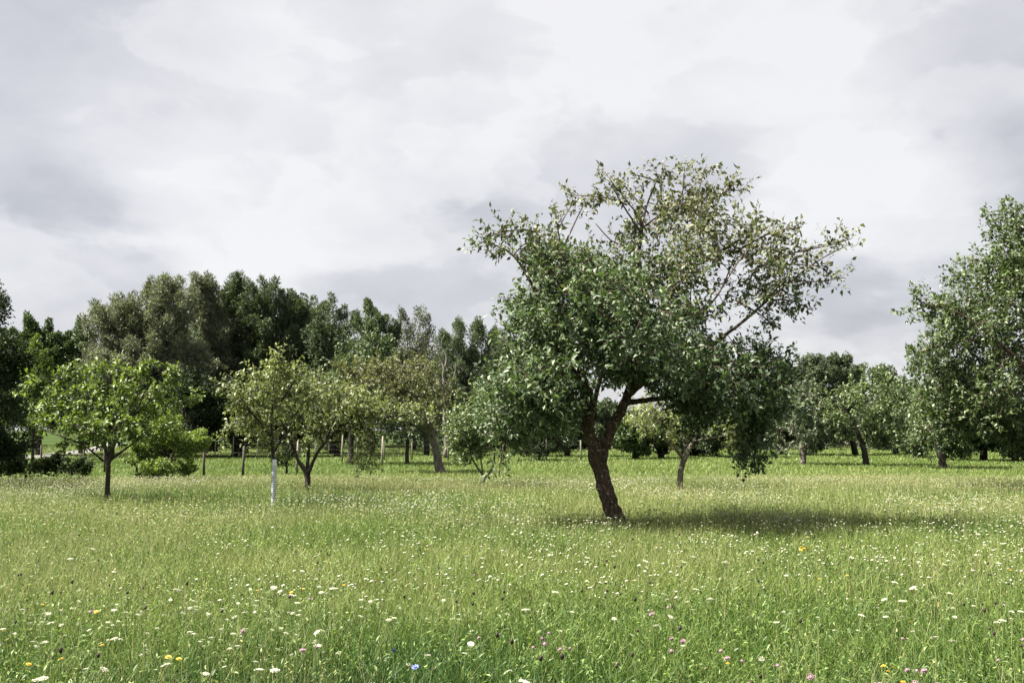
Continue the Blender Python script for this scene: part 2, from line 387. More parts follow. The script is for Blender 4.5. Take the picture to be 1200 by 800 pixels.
# ------------------------------------------------------------------ ground
PATH = ((-160, 48), (-60, 51), (35, 57), (95, 69), (125, 88), (140, 120))
def ground():
    m, nt, N, L, bs = newmat('meadow_soil')
    tc = N.new('ShaderNodeTexCoord'); n = N.new('ShaderNodeTexNoise'); n.inputs['Scale'].default_value = .12; n.inputs['Detail'].default_value = 10
    n.inputs['Roughness'].default_value = .65
    L.new(tc.outputs['Object'], n.inputs['Vector'])
    n2 = N.new('ShaderNodeTexNoise'); n2.inputs['Scale'].default_value = 14; n2.inputs['Detail'].default_value = 6; L.new(tc.outputs['Object'], n2.inputs['Vector'])
    cr = N.new('ShaderNodeValToRGB'); e = cr.color_ramp.elements; e[0].position = .35; e[1].position = .65
    e[0].color = (.024, .038, .012, 1); e[1].color = (.045, .064, .024, 1)
    ad = N.new('ShaderNodeMath'); ad.operation = 'MULTIPLY_ADD'; L.new(n2.outputs[0], ad.inputs[0]); ad.inputs[1].default_value = .4
    sb = N.new('ShaderNodeMath'); sb.operation = 'SUBTRACT'; L.new(n.outputs[0], sb.inputs[0]); sb.inputs[1].default_value = .2; L.new(sb.outputs[0], ad.inputs[2])
    L.new(ad.outputs[0], cr.inputs[0]); L.new(cr.outputs[0], bs.inputs['Base Color']); bs.inputs['Roughness'].default_value = 1; bs.inputs['Specular IOR Level'].default_value = 0
    V = []; xs = np.linspace(-900, 900, 61); ys = np.linspace(-100, 1500, 61)
    X, Yy = np.meshgrid(xs, ys); V = np.stack([X, Yy, X*0], -1).reshape(-1, 3)
    i = np.arange(60)[:, None]*61+np.arange(60)[None]; Fc = np.stack([i, i+1, i+62, i+61], -1).reshape(-1, 4)
    tag(link('ground', mk('ground', V, Fc, m)), kind='structure')
    # pale gravel track far left
    mp = plain('gravel', (.12, .118, .115), .95, .3, 3)
    c = [P(-120, 545, 1), P(20, 538.5, 1), P(70, 534.5, 1), P(130, 529.5, 1), P(190, 525.5, 1)]
    pts = []
    for px, D in PATH: pts.append((gx(px, D), D))
    pts = np.array(pts); t = np.gradient(pts, axis=0); t /= np.linalg.norm(t, axis=1)[:, None]; nn = np.stack([-t[:, 1], t[:, 0]], 1)*.85
    k = len(pts); V = np.concatenate([np.c_[pts-nn*1.5, np.full(k, -.02)], np.c_[pts-nn, np.full(k, .10)], np.c_[pts+nn, np.full(k, .10)], np.c_[pts+nn*1.5, np.full(k, -.02)]])
    Fc = np.array([[q+w*k, q+1+w*k, q+k+1+w*k, q+k+w*k] for q in range(k-1) for w in range(3)])
    tag(link('path', mk('path', V, Fc, mp)), kind='structure')
    # ripe field behind the trees on the right
    mf = plain('dry_field', (.34, .28, .17), 1, .2, .8)
    V = np.array([(15, 88, .02), (90, 88, .02), (140, 190, .02), (25, 190, .02)], float)
    tag(link('field', mk('field', V, np.array([[0, 1, 2, 3]]), mf)), kind='structure')
ground()
# smooth value noise on the plane, for patches
_g = R.random((64, 64))
def vn(x, y, s):
    x = x/s+100; y = y/s+100; i = np.floor(x).astype(int); j = np.floor(y).astype(int); u = x-i; v = y-j; u = u*u*(3-2*u); v = v*v*(3-2*v)
    g = lambda a, b: _g[a % 64, b % 64]
    return g(i, j)*(1-u)*(1-v)+g(i+1, j)*u*(1-v)+g(i, j+1)*(1-u)*v+g(i+1, j+1)*u*v
def fb(x, y, s): return vn(x, y, s)*.5+vn(x+31, y+17, s*.45)*.3+vn(x+5, y+71, s*.2)*.2
MOW = 33.0
def mow_edge(x): return MOW+1.5*np.sin(x*.13+1)+.6*np.sin(x*.6)
# grass material: tint 0..1 green -> straw
def grassmat(name, cols, trans=.35):
    m, nt, N, L, bs = newmat(name)
    at = N.new('ShaderNodeAttribute'); at.attribute_name = 'tint'
    cr = N.new('ShaderNodeValToRGB'); e = cr.color_ramp.elements
    e[0].color = c4(cols[0]); e[1].color = c4(cols[-1])
    for i, c in enumerate(cols[1:-1]): k = e.new((i+1)/(len(cols)-1)); k.color = c4(c)
    L.new(at.outputs['Fac'], cr.inputs[0]); L.new(cr.outputs[0], bs.inputs['Base Color']); bs.inputs['Roughness'].default_value = .55
    bs.inputs['Specular IOR Level'].default_value = .3
    tr = N.new('ShaderNodeBsdfTranslucent'); L.new(cr.outputs[0], tr.inputs[0])
    mx = N.new('ShaderNodeMixShader'); mx.inputs[0].default_value = trans; L.new(bs.outputs[0], mx.inputs[1]); L.new(tr.outputs[0], mx.inputs[2])
    L.new(mx.outputs[0], N['Material Output'].inputs[0]); return m
M_grass = grassmat('meadow_grass', [(.028, .070, .011), (.084, .146, .025), (.158, .208, .052), (.30, .30, .125), (.48, .46, .29)])
def sample_field(n, d0, d1, power=0, margin=.14):
    """points in the wedge in front of the camera (with side margin), density ~ 1/D"""
    D = d0+(d1-d0)*R.random(n)**(1+power); x = (R.random(n)-.5)*2*(D*(.515+margin)+1.2); return x, D
def path_y(x):
    pp = np.array([(gx(px, D), D) for px, D in PATH]); o = np.argsort(pp[:, 0]); return np.where((x > pp[o[0], 0]) & (x < pp[o[-1], 0]), np.interp(x, pp[o, 0], pp[o, 1]), -99)
def grass():
    Vs = []; Fs = []; Ts = []; off = 0
    def blades(x, y, h, w, tint, lean, segs2):
        nonlocal off
        n = len(x); a = R.random(n)*2*math.pi; la = R.random(n)*2*math.pi
        wd = np.stack([np.cos(a), np.sin(a), 0*a], 1)*w[:, None]*.5
        ld = np.stack([np.cos(la)*lean*h, np.sin(la)*lean*h, 0*a], 1); b = np.stack([x, y, 0*x], 1)
        z = np.zeros((n, 3)); z[:, 2] = h
        if segs2:
            v = np.stack([b-wd, b+wd, b+ld*.3+z*.6-wd*.85, b+ld*.3+z*.6+wd*.85, b+ld+z*(1-.25*lean[:, None]**2)], 1)
            i = np.arange(n)[:, None]*5+off; Fs.append(np.concatenate([i+np.array([[0, 1, 3]]), i+np.array([[0, 3, 2]]), i+np.array([[2, 3, 4]])]))
            Ts.append(np.repeat(tint, 5)); off += n*5
        else:
            v = np.stack([b-wd, b+wd, b+ld+z], 1); i = np.arange(n)[:, None]*3+off; Fs.append(i+np.array([[0, 1, 2]])); Ts.append(np.repeat(tint, 3)); off += n*3
        Vs.append(v.reshape(-1, 3))
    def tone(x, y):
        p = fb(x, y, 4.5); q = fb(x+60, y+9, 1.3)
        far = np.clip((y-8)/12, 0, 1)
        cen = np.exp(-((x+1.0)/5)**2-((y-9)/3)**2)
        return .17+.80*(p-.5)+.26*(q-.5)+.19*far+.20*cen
    # tall leafy blades
    for (n, d0, d1, w0) in ((330000, 3.6, 15, .0060), (330000, 12, 36, .010)):
        x, y = sample_field(n, d0, d1); keep = y+R.normal(size=n)*1.8*(d0 > 5) < mow_edge(x)-1.0; x, y = x[keep], y[keep]; n = len(x)
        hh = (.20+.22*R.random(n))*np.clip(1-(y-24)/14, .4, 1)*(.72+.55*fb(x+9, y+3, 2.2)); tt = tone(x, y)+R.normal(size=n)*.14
        blades(x, y, hh, w0*R.uniform(.7, 1.5, n)*(1+ (y-d0)/d1*.8), np.clip(tt, 0, 1), R.uniform(.1, 1.0, n), d0 < 10)
    # thin pale flowering stalks standing above
    for (n, d0, d1, w0) in ((75000, 3.6, 16, .0030), (90000, 14, 36, .0085)):
        x, y = sample_field(n, d0, d1); pk = fb(x+20, y+40, 3.0); keep = (R.random(n) < np.clip((pk-.28)*2.4, .1, 1)) & (y < mow_edge(x)); x, y = x[keep], y[keep]; n = len(x)
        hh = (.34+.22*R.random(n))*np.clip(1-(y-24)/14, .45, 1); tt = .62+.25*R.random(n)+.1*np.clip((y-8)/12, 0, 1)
        blades(x, y, hh, w0*R.uniform(.7, 1.3, n), np.clip(tt, 0, 1), R.uniform(.05, .45, n), d0 < 10)
    # short turf beyond the meadow edge
    n = 420000; y = 31+R.random(n)**1.3*75; x = (R.random(n)-.5)*2*(y*.68+2); keep = (y > mow_edge(x)-2.5-3*R.random(n)) & (np.abs(y-path_y(x)) > 2.0+(y-path_y(x) < 0)*2.2*(x < -20)); x, y = x[keep], y[keep]; n = len(x)
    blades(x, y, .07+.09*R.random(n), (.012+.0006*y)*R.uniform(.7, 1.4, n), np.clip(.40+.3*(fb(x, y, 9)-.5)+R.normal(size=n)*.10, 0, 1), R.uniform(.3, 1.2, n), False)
    # seed heads and panicles at the top of the stalks
    for (n, d0, d1, s0) in ((70000, 3.6, 16, .020), (110000, 13, 36, .034)):
        x, y = sample_field(n, d0, d1); pk = fb(x+20, y+40, 3.0); keep = (R.random(n) < np.clip((pk-.25)*2.4, .12, 1)) & (y < mow_edge(x)); x, y = x[keep], y[keep]; n = len(x)
        Pp = np.stack([x, y, (.22+.26*R.random(n))*np.clip(1-(y-24)/14, .4, 1)], 1); ax = unit(rdir(n)*.9+np.array((0, 0, .6))); sz = s0*R.uniform(.6, 1.6, n)
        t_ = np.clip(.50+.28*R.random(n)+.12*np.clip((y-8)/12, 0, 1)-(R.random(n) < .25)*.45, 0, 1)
        V, Fc, tt = leaves(Pp, ax, rdir(n), sz, sz*R.uniform(.18, .45, n), t_, simple=True); Vs.append(V); Fs.append(Fc+off); Ts.append(tt); off += len(V)
    V = np.concatenate(Vs); Fc = np.concatenate(Fs); T = np.concatenate(Ts)
    tag(link('meadow_grass', mk('meadow_grass', V, Fc, M_grass, T)), 'knee-high sunlit meadow grass and straw coloured stalks covering the ground', 'grass', kind='stuff')
    # broad leafed herbs low in the sward
    n = 210000; x, y = sample_field(n, 3.6, 22); k = fb(x+3, y+55, 1.1); keep = R.random(n) < np.clip((k-.3)*3, .25, 1); x, y = x[keep], y[keep]; n = len(x)
    Pp = np.stack([x, y, .10+.28*R.random(n)], 1); ax = unit(rdir(n)*np.array((1, 1, .8))+np.array((0, 0, .35))); nr = unit(rdir(n)*.5+np.array((0, 0, 1)))
    sz = R.uniform(.015, .05, n)+.012*(y > 10); V, Fc, tt = leaves(Pp, ax, nr, sz, sz*R.uniform(.18, .42, n), np.clip(.4+R.normal(size=n)*.3, 0, 1), simple=True)
    tag(link('meadow_herbs', mk('meadow_herbs', V, Fc, leafmat('herb_leaf', (.035, .080, .014), (.195, .265, .075), trans=.3), tt)),
        'low broad leafed herbs scattered through the near meadow grass', 'herbs', kind='stuff')
grass()
# ------------------------------------------------------------------ main apple tree
def main_tree():
    D = 14.6; base = P(728, 636, D)
    L = [
     [(731, 642, 0, .29), (728, 630, 0, .20), (726, 620, 0, .168), (722, 606, 0, .145), (713, 580, 0, .135), (704, 552, 0, .13), (699, 532, 0, .13), (692, 512, -.04, .105), (689, 494, -.08, .10), (692, 472, -.12, .088), (682, 440, -.3, .065), (656, 398, -.5, .045), (632, 350, -.6, .032), (604, 302, -.6, .018), (572, 283, -.6, .008)],
     [(703, 548, .02, .10), (710, 520, .08, .10), (719, 498, .12, .088), (729, 478, .15, .080), (738, 455, .2, .065), (745, 400, .2, .05), (748, 340, .1, .038), (750, 290, 0, .028), (757, 245, 0, .016), (772, 206, 0, .006)],
     [(733, 466, .17, .055), (760, 444, -.05, .05), (814, 417, -.2, .036), (864, 382, -.3, .026), (908, 345, -.3, .017), (955, 308, -.3, .010), (992, 288, -.3, .005)],
     [(731, 472, .15, .05), (780, 466, .5, .038), (830, 458, .8, .030), (872, 470, .8, .020), (886, 505, .7, .012), (882, 545, .6, .006)],
     [(684, 446, -.28, .045), (645, 434, -.3, .034), (608, 446, -.3, .022), (582, 478, -.3, .012), (574, 520, -.3, .006)],
     [(691, 478, -.12, .05), (670, 420, .6, .038), (660, 350, .9, .025), (672, 292, 1.0, .012)],
     [(742, 430, .2, .042), (790, 396, .2, .028), (838, 350, .2, .016), (862, 300, .1, .008)],
     [(743, 420, .2, .042), (770, 365, 1.1, .030), (800, 300, 1.4, .018), (824, 232, 1.2, .007)],
     [(690, 500, -.1, .048), (702, 450, -.6, .034), (720, 390, -.9, .022), (732, 330, -.9, .012)],
     [(752, 275, 0, .018), (730, 240, -.2, .012), (712, 210, -.3, .005)],
     [(752, 268, 0, .016), (792, 236, .2, .010), (826, 206, .2, .005)],
     [(632, 350, -.6, .02), (646, 290, -.5, .012), (672, 238, -.4, .007), (700, 226, -.4, .004)],
     [(838, 350, -1.2, .014), (880, 285, -.9, .009), (905, 262, -.8, .005)],
     [(790, 396, .2, .03), (840, 420, .6, .024), (890, 430, .9, .014), (915, 455, 1.0, .007)],
    ]
    SP = [([(632, 300), (628, 272), (586, 272), (562, 286), (553, 291)], -.6, 3.2, .05), ([(600, 275), (588, 285), (584, 308)], -.6, 2.4, .04), ([(645, 310), (620, 285), (600, 300)], -.4, 2.5, .06),
          ([(660, 300), (655, 275), (650, 247)], -.5, 2.2, .05), ([(660, 290), (676, 256), (684, 240)], -.3, 1.8, .05),
          ([(749, 292), (750, 260), (732, 232), (716, 212), (707, 198)], -.1, 2.0, .05), ([(735, 240), (712, 232), (692, 230), (663, 228)], -.2, 2.8, .05), ([(740, 290), (717, 282), (698, 262)], .2, 1.8, .06),
          ([(770, 280), (775, 245), (775, 215), (777, 188)], .0, 2.8, .05), ([(790, 262), (800, 226), (802, 196)], .2, 2.4, .05), ([(805, 262), (816, 237), (822, 211), (828, 192)], .3, 2.4, .05),
          ([(800, 250), (822, 236), (845, 226), (874, 222)], .1, 2.8, .05), ([(845, 228), (860, 216), (868, 209)], .1, 1.8, .03), ([(775, 215), (757, 208), (737, 203)], .1, 1.8, .04), ([(760, 250), (738, 225), (728, 214)], .5, 2, .05),
          ([(830, 300), (861, 284), (889, 258)], -.2, 2.8, .07), ([(861, 296), (905, 272), (940, 266)], -.3, 2.8, .06), ([(880, 318), (925, 298), (960, 290), (985, 284), (999, 279)], -.3, 2.8, .05),
          ([(887, 342), (925, 330), (958, 330), (986, 326)], -.2, 2.8, .05), ([(891, 352), (925, 352), (953, 364)], -.1, 2.6, .05), ([(862, 352), (890, 368), (912, 384)], -.4, 2.4, .05), ([(900, 310), (935, 310), (965, 312)], .3, 2.4, .06),
          ([(870, 330), (900, 345), (925, 370)], .4, 2.2, .06), ([(640, 430), (600, 420), (590, 400)], -.6, 2.5, .08), ([(880, 470), (890, 505), (884, 535), (878, 556)], .6, 7.0, .09), ([(872, 490), (874, 520), (872, 545)], .5, 6.0, .09),
          ([(860, 412), (890, 410), (905, 425)], .3, 3, .07), ([(600, 500), (588, 530), (585, 558)], -.3, 2.2, .06)]
    # px, py, depth, rx, ry, rdepth, clumps, shoots, spread, tint
    B = [
     (775, 262, .1, 70, 30, .9, 16, 58, .12, .05), (825, 268, .1, 44, 28, .8, 10, 36, .12, .05), (730, 272, .1, 26, 20, .5, 5, 14, .1, .05),
     (655, 325, -.2, 52, 42, 1.0, 20, 300, .17, .0), (622, 375, -.2, 32, 40, .8, 12, 150, .15, .0), (720, 325, 0, 70, 30, 1.1, 14, 150, .18, .08),
     (705, 385, -.1, 85, 68, 1.6, 44, 900, .22, -.02), (640, 430, -.1, 42, 58, 1.2, 20, 400, .18, .02), (612, 465, -.2, 30, 46, .8, 12, 190, .15, .02),
     (672, 470, -.3, 46, 38, 1.0, 16, 300, .16, .04), (652, 492, -.3, 30, 22, .6, 7, 90, .13, .05), (600, 515, -.3, 18, 26, .3, 4, 44, .10, 0), (588, 455, -.1, 30, 42, .6, 9, 130, .14, .02),
     (795, 305, 0, 66, 36, 1.2, 18, 150, .18, .05), (868, 300, -.2, 46, 26, .8, 10, 46, .13, .05), (905, 325, -.3, 40, 24, .6, 7, 30, .12, .02),
     (800, 360, .1, 46, 42, 1.2, 18, 240, .2, -.02), (780, 425, .1, 60, 42, 1.5, 26, 470, .2, -.05),
     (850, 442, .2, 60, 34, 1.4, 24, 470, .18, -.06), (888, 448, .6, 32, 32, .8, 13, 210, .15, -.06), (820, 474, .4, 66, 18, 1.0, 14, 200, .14, -.06),
     (918, 475, .8, 18, 24, .5, 5, 44, .12, -.05), (882, 495, .6, 24, 18, .4, 5, 60, .10, 0), (735, 455, .8, 30, 20, .5, 5, 60, .15, -.05),
    ]
    zz = P(700, 330, D)[2]
    def keepf(Q):
        px = Q[:, 0]/Q[:, 1]*F*math.cos(PIT)+600; py = HY-(Q[:, 2]-CH)/Q[:, 1]*F
        hole = (px > 676) & (px < 765) & (py > 450+.12*np.abs(px-715))
        gap1 = (((px-683)/30)**2+((py-268)/22)**2 < 1) & (R.random(len(px)) < .75)
        gap2 = (((px-850)/34)**2+((py-386)/16)**2 < 1) | (((px-822)/16)**2+((py-352)/10)**2 < 1)
        low = (px > 615) & (px < 680) & (py > 512)
        return ~(hole | gap1 | gap2 | low)
    def topz(Q):
        px = Q[:, 0]/Q[:, 1]*F*math.cos(PIT)+600
        h = Q[:, 2]
        return np.clip((h-(zz-.25)-np.where(px > 780, -.9, -.2))/1.7, 0, .92)
    return orchard_tree('apple_tree', 'large leaning apple tree with dark forked trunk standing alone in the meadow foreground', base, D, L, B, M_apple, M_bark,
        leaf=(.088, .046), nl=12, dmul=1.45, shrink=13, ns=14, topmat=M_appletop, topz=topz, rough=.15, step=.07, wmul=.86, sprays=SP, keepf=keepf)
main_tree()
# ------------------------------------------------------------------ orchard trees nearby
def orchard():
    # young bright tree left
    D = DD(580); b = P(126, HY+CH*F/D, D)
    L = [[(126, 598, 0, .065), (126, 572, 0, .048), (127, 548, 0, .045), (126, 536, 0, .042), (120, 515, 0, .028), (106, 490, .1, .020), (82, 462, .1, .012), (48, 440, .1, .005)],
         [(127, 545, 0, .035), (133, 520, 0, .03), (132, 490, .1, .022), (128, 455, .1, .012), (118, 428, .1, .005)],
         [(130, 530, 0, .03), (142, 505, -.2, .022), (165, 470, -.3, .013), (180, 425, -.3, .005)],
         [(128, 540, 0, .028), (148, 525, .2, .020), (190, 495, .3, .012), (230, 466, .3, .005)],
         [(121, 540, 0, .022), (95, 520, -.3, .016), (55, 505, -.4, .008), (34, 490, -.4, .004)],
         [(132, 510, 0, .02), (155, 475, .6, .014), (195, 445, .8, .006)],
         [(123, 510, 0, .02), (108, 470, .7, .012), (90, 430, .8, .005)]]
    SP = [([(124, 520), (100, 490), (65, 462), (32, 448)], .1, 3.0, .06), ([(120, 515), (90, 500), (60, 500), (36, 502)], -.3, 3.2, .07), ([(126, 510), (108, 465), (88, 435), (78, 425)], .3, 2.6, .07), ([(130, 500), (125, 455), (112, 425)], 0, 3.0, .07),
          ([(132, 505), (135, 460), (140, 425)], -.3, 2.8, .07), ([(135, 505), (160, 465), (172, 435), (178, 416)], -.2, 3.0, .05), ([(140, 500), (175, 470), (198, 445), (214, 430)], 0, 3.0, .05), ([(145, 510), (185, 480), (215, 470), (240, 464)], .2, 3.4, .05),
          ([(150, 515), (180, 500), (205, 495)], -.3, 3, .06), ([(110, 500), (80, 478), (50, 478), (36, 480)], .5, 3, .07), ([(100, 480), (85, 450), (60, 440)], -.5, 2.6, .07), ([(105, 520), (85, 518), (65, 520)], -.2, 3, .06), ([(145, 470), (150, 440), (155, 425)], .5, 2.6, .06),
          ([(120, 480), (100, 450), (98, 425)], .9, 2.6, .07), ([(150, 480), (185, 455), (200, 452)], .9, 2.6, .07), ([(128, 520), (135, 500), (150, 490)], -.8, 3, .08), ([(118, 510), (95, 500), (80, 495)], -.9, 3, .08)]
    B = [(125, 480, 0, 34, 22, .8, 8, 30, .12, -.02), (130, 508, 0, 30, 10, .7, 5, 24, .10, .0)]
    orchard_tree('young_fruit_tree', 'bright green young fruit tree on a thin dark trunk, leftmost in the open meadow', b, D, L, B, M_lime, M_barkd, leaf=(.095, .052), nl=13, shoot=(.10, .26), lean=.45, rtip=.003, coh=(1.0, .3), sprays=[(a_, b_, c_*1.5, d_*.6) for a_, b_, c_, d_ in SP])
    # young tree with guard
    D = DD(585); b = P(320, HY+CH*F/D, D)
    L = [[(320, 607, 0, .035), (320, 560, 0, .032), (320, 535, 0, .032), (318, 505, 0, .026), (319, 475, 0, .018), (322, 440, 0, .010), (326, 415, 0, .004)],
         [(320, 532, 0, .022), (330, 515, 0, .018), (350, 490, .1, .012), (372, 465, .1, .005)], [(318, 512, 0, .018), (300, 490, -.2, .012), (278, 470, -.2, .006), (268, 455, -.2, .003)],
         [(318, 500, 0, .015), (302, 495, .2, .01), (272, 497, .3, .004)], [(319, 480, 0, .013), (340, 455, -.2, .008), (352, 435, -.2, .004)]]
    B = [(322, 440, 0, 26, 22, .4, 8, 46, .09, .05), (326, 418, 0, 8, 10, .1, 2, 9, .05, .05), (290, 470, -.1, 24, 18, .4, 7, 40, .09, .05), (272, 450, -.1, 12, 16, .2, 3, 14, .06, .05), (305, 500, 0, 32, 16, .4, 7, 44, .09, 0),
         (345, 465, 0, 26, 24, .4, 7, 50, .1, .05), (315, 475, 0, 28, 24, .5, 7, 55, .1, 0), (272, 497, .2, 14, 6, .2, 2, 12, .05, .05), (312, 525, 0, 10, 10, .2, 2, 12, .06, .05)]
    orchard_tree('young_fruit_tree', 'slender olive green sapling rising out of the white tree guard', b, D, L, B, M_olive, M_barkd, leaf=(.080, .044), nl=12, shoot=(.15, .4), lean=.4, coh=(1., .3), shrink=9, sprays=[([(322, 470), (324, 440), (327, 412)], 0, 2.2, .03), ([(300, 500), (278, 495), (262, 500)], .2, 2.4, .04), ([(300, 490), (280, 462), (270, 440)], -.2, 2.4, .04), ([(330, 470), (345, 445), (354, 428)], -.2, 2.2, .04), ([(312, 480), (300, 450), (296, 425)], .2, 2.2, .04), ([(340, 490), (370, 465), (385, 455)], .1, 2.2, .05)], rtip=.0028)
    # the guard round its stem
    bb = b; g = thing('tree_guard', 'white perforated plastic tree guard around the sapling stem', 'tree guard', (bb[0], bb[1], 0))
    m, nt, N, Lk, bs = newmat('guard_plastic'); gt = N.new('ShaderNodeTexCoord'); gs = N.new('ShaderNodeSeparateXYZ'); Lk.new(gt.outputs['Object'], gs.inputs[0]); gn = N.new('ShaderNodeTexNoise'); gn.inputs['Scale'].default_value = 14; Lk.new(gt.outputs['Object'], gn.inputs['Vector']); ga = N.new('ShaderNodeMath'); ga.operation = 'MULTIPLY_ADD'; Lk.new(gn.outputs[0], ga.inputs[0]); ga.inputs[1].default_value = .9; Lk.new(gs.outputs[2], ga.inputs[2]); gr = N.new('ShaderNodeValToRGB'); gr.color_ramp.elements[0].position = .55; gr.color_ramp.elements[0].color = (.42, .43, .36, 1); gr.color_ramp.elements[1].position = 1.0; gr.color_ramp.elements[1].color = (.68, .71, .74, 1); Lk.new(ga.outputs[0], gr.inputs[0]); Lk.new(gr.outputs[0], bs.inputs['Base Color']); bs.inputs['Roughness'].default_value = .5
    md = plain('guard_hole', (.10, .13, .16), .7, .1)
    mb = MB(); H = 1.10; zz = np.linspace(0, H, 30); ns = 20
    sweep(mb, np.c_[0*zz, 0*zz, zz], np.full(30, .043)+.001*np.sin(zz*40), ns, 0, False)
    sweep(mb, np.c_[0*zz, 0*zz, zz], np.full(30, .040), ns, 0, False); link('tube', mb.mesh('tube', m, True), g)
    mb = MB()
    for r in range(26):
        for s in range(12):
            a = (s+.5*(r % 2))/12*2*math.pi; z = .03+r*.041; 
            if not (.05 < z < H-.10): continue
            c = np.array((math.cos(a)*.0455, math.sin(a)*.0455, z)); t = np.array((-math.sin(a), math.cos(a), 0)); u = np.array((0, 0, 1.)); q = [c+t*.0080*math.cos(k*math.pi/3)+u*.014*math.sin(k*math.pi/3) for k in range(6)]
            mb.add(np.array(q), np.array([[0, 1, 2, 3, 4, 5]]))
    h = mb.mesh('perforations', md); link('perforations', h, g)['kind'] = 'stuff'
    # vase shaped tree
    D = DD(568); b = P(361, HY+CH*F/D, D)
    L = [[(362, 585, 0, .085), (361, 568, 0, .07), (359, 553, 0, .068), (350, 541, 0, .045), (345, 528, 0, .036), (335, 505, -.1, .026), (315, 470, -.2, .014), (298, 450, -.2, .006)],
         [(360, 556, 0, .045), (361, 535, .1, .04), (364, 500, .2, .03), (368, 465, .3, .016), (372, 440, .3, .006)],
         [(361, 556, 0, .05), (368, 538, -.1, .04), (378, 522, -.1, .034), (400, 500, 0, .024), (425, 490, .1, .014), (450, 490, .1, .007)],
         [(380, 520, -.1, .025), (392, 490, -.5, .018), (402, 465, -.7, .008)], [(420, 492, .1, .016), (432, 515, 0, .010), (427, 548, 0, .004)],
         [(345, 528, 0, .02), (322, 512, .4, .014), (296, 505, .6, .006)], [(440, 490, .1, .01), (475, 488, .1, .006), (505, 490, .1, .003)]]
    B = [(330, 475, -.1, 42, 30, .8, 12, 120, .13, .0), (370, 462, .2, 44, 26, 1, 12, 140, .14, .02), (410, 475, 0, 46, 28, 1, 12, 150, .14, .02), (370, 500, 0, 50, 24, .9, 12, 110, .14, -.04),
         (440, 485, .1, 34, 22, .7, 8, 80, .12, .02), (425, 515, 0, 18, 24, .4, 5, 50, .08, -.03), (424, 545, 0, 7, 10, .15, 2, 16, .05, -.05), (310, 505, .4, 28, 18, .5, 5, 44, .11, 0), (335, 530, .1, 22, 12, .4, 3, 24, .09, 0),
         (480, 482, .1, 26, 10, .3, 5, 28, .07, .04), (505, 488, .1, 12, 6, .2, 2, 9, .05, .04), (298, 455, -.1, 12, 14, .3, 2, 12, .07, 0)]
    orchard_tree('fruit_tree', 'wide olive green fruit tree with dark vase stems and drooping bough, behind the guard', b, D, L, B, M_olive, M_barkd, leaf=(.082, .044), nl=12, shoot=(.15, .4), lean=.1, coh=(1., .35), shrink=10, sprays=[([(450, 488), (485, 486), (512, 490)], .1, 2.4, .05), ([(425, 495), (440, 515), (428, 550)], 0, 3.6, .05), ([(370, 460), (375, 440), (380, 430)], .2, 2, .05), ([(400, 465), (420, 450), (440, 445)], -.4, 2.4, .06), ([(330, 470), (312, 452), (300, 440)], -.1, 2.2, .05), ([(330, 505), (300, 500), (280, 505)], .3, 2.4, .06)], rtip=.003)
    # little tree behind the left side of the big crown
    D = DD(562); b = P(566, HY+CH*F/D, D)
    L = [[(566, 582, 0, .05), (567, 560, 0, .038), (560, 548, 0, .028), (550, 530, 0, .018), (545, 500, 0, .010), (540, 475, 0, .005)], [(567, 561, 0, .034), (577, 548, 0, .026), (580, 525, .1, .018), (578, 492, .1, .008)],
         [(566, 558, 0, .02), (562, 520, .3, .014), (562, 488, .3, .007)]]
    B = [(552, 520, 0, 24, 20, .6, 9, 130, .11, .04), (548, 488, 0, 28, 26, .7, 10, 150, .12, .06), (578, 512, 0, 26, 26, .6, 10, 140, .11, 0), (572, 470, .1, 24, 18, .7, 8, 90, .12, .05), (595, 480, .2, 26, 38, .7, 10, 160, .13, 0), (602, 515, .1, 18, 18, .5, 5, 60, .11, 0), (530, 505, 0, 12, 16, .3, 3, 18, .07, .08)]
    orchard_tree('small_fruit_tree', 'small low fruit tree with V shaped stem under the left edge of the crown', b, D, L, B, M_smallap, M_barkp, leaf=(.10, .058), nl=12, rtip=.003, shoot=(.15, .4))
    # tree right behind the trunk
    D = DD(567); b = P(797, HY+CH*F/D, D)
    L = [[(796, 584, 0, .10), (797, 566, 0, .075), (799, 548, 0, .07), (804, 533, 0, .065), (812, 518, .1, .042), (820, 500, .1, .03), (835, 475, .1, .018), (850, 450, .1, .008)],
         [(801, 537, 0, .05), (791, 525, 0, .04), (780, 515, -.1, .034), (776, 500, -.1, .022), (765, 480, -.1, .01)],
         [(804, 532, 0, .035), (800, 505, .4, .026), (798, 470, .5, .012)], [(812, 517, .1, .026), (840, 512, -.2, .018), (868, 508, -.3, .008)]]
    B = [(775, 485, 0, 34, 22, .8, 10, 80, .14, .08), (820, 480, 0, 40, 24, 1, 10, 90, .14, .05), (860, 490, -.1, 30, 18, .7, 7, 60, .12, .05), (800, 508, 0, 40, 9, .7, 6, 40, .09, .08), (762, 505, -.1, 16, 14, .5, 4, 26, .09, .08), (865, 512, -.3, 16, 10, .3, 3, 20, .07, .05)]
    orchard_tree('fruit_tree', 'pale barked fruit tree forking low, seen behind right of the big leaning trunk', b, D, L, B, M_olive, M_barkp, leaf=(.09, .05), nl=10, rtip=.003)
    # big tree cut by the right edge of the picture
    D = 24.0; b = np.array((gx(1265, D), D, 0))
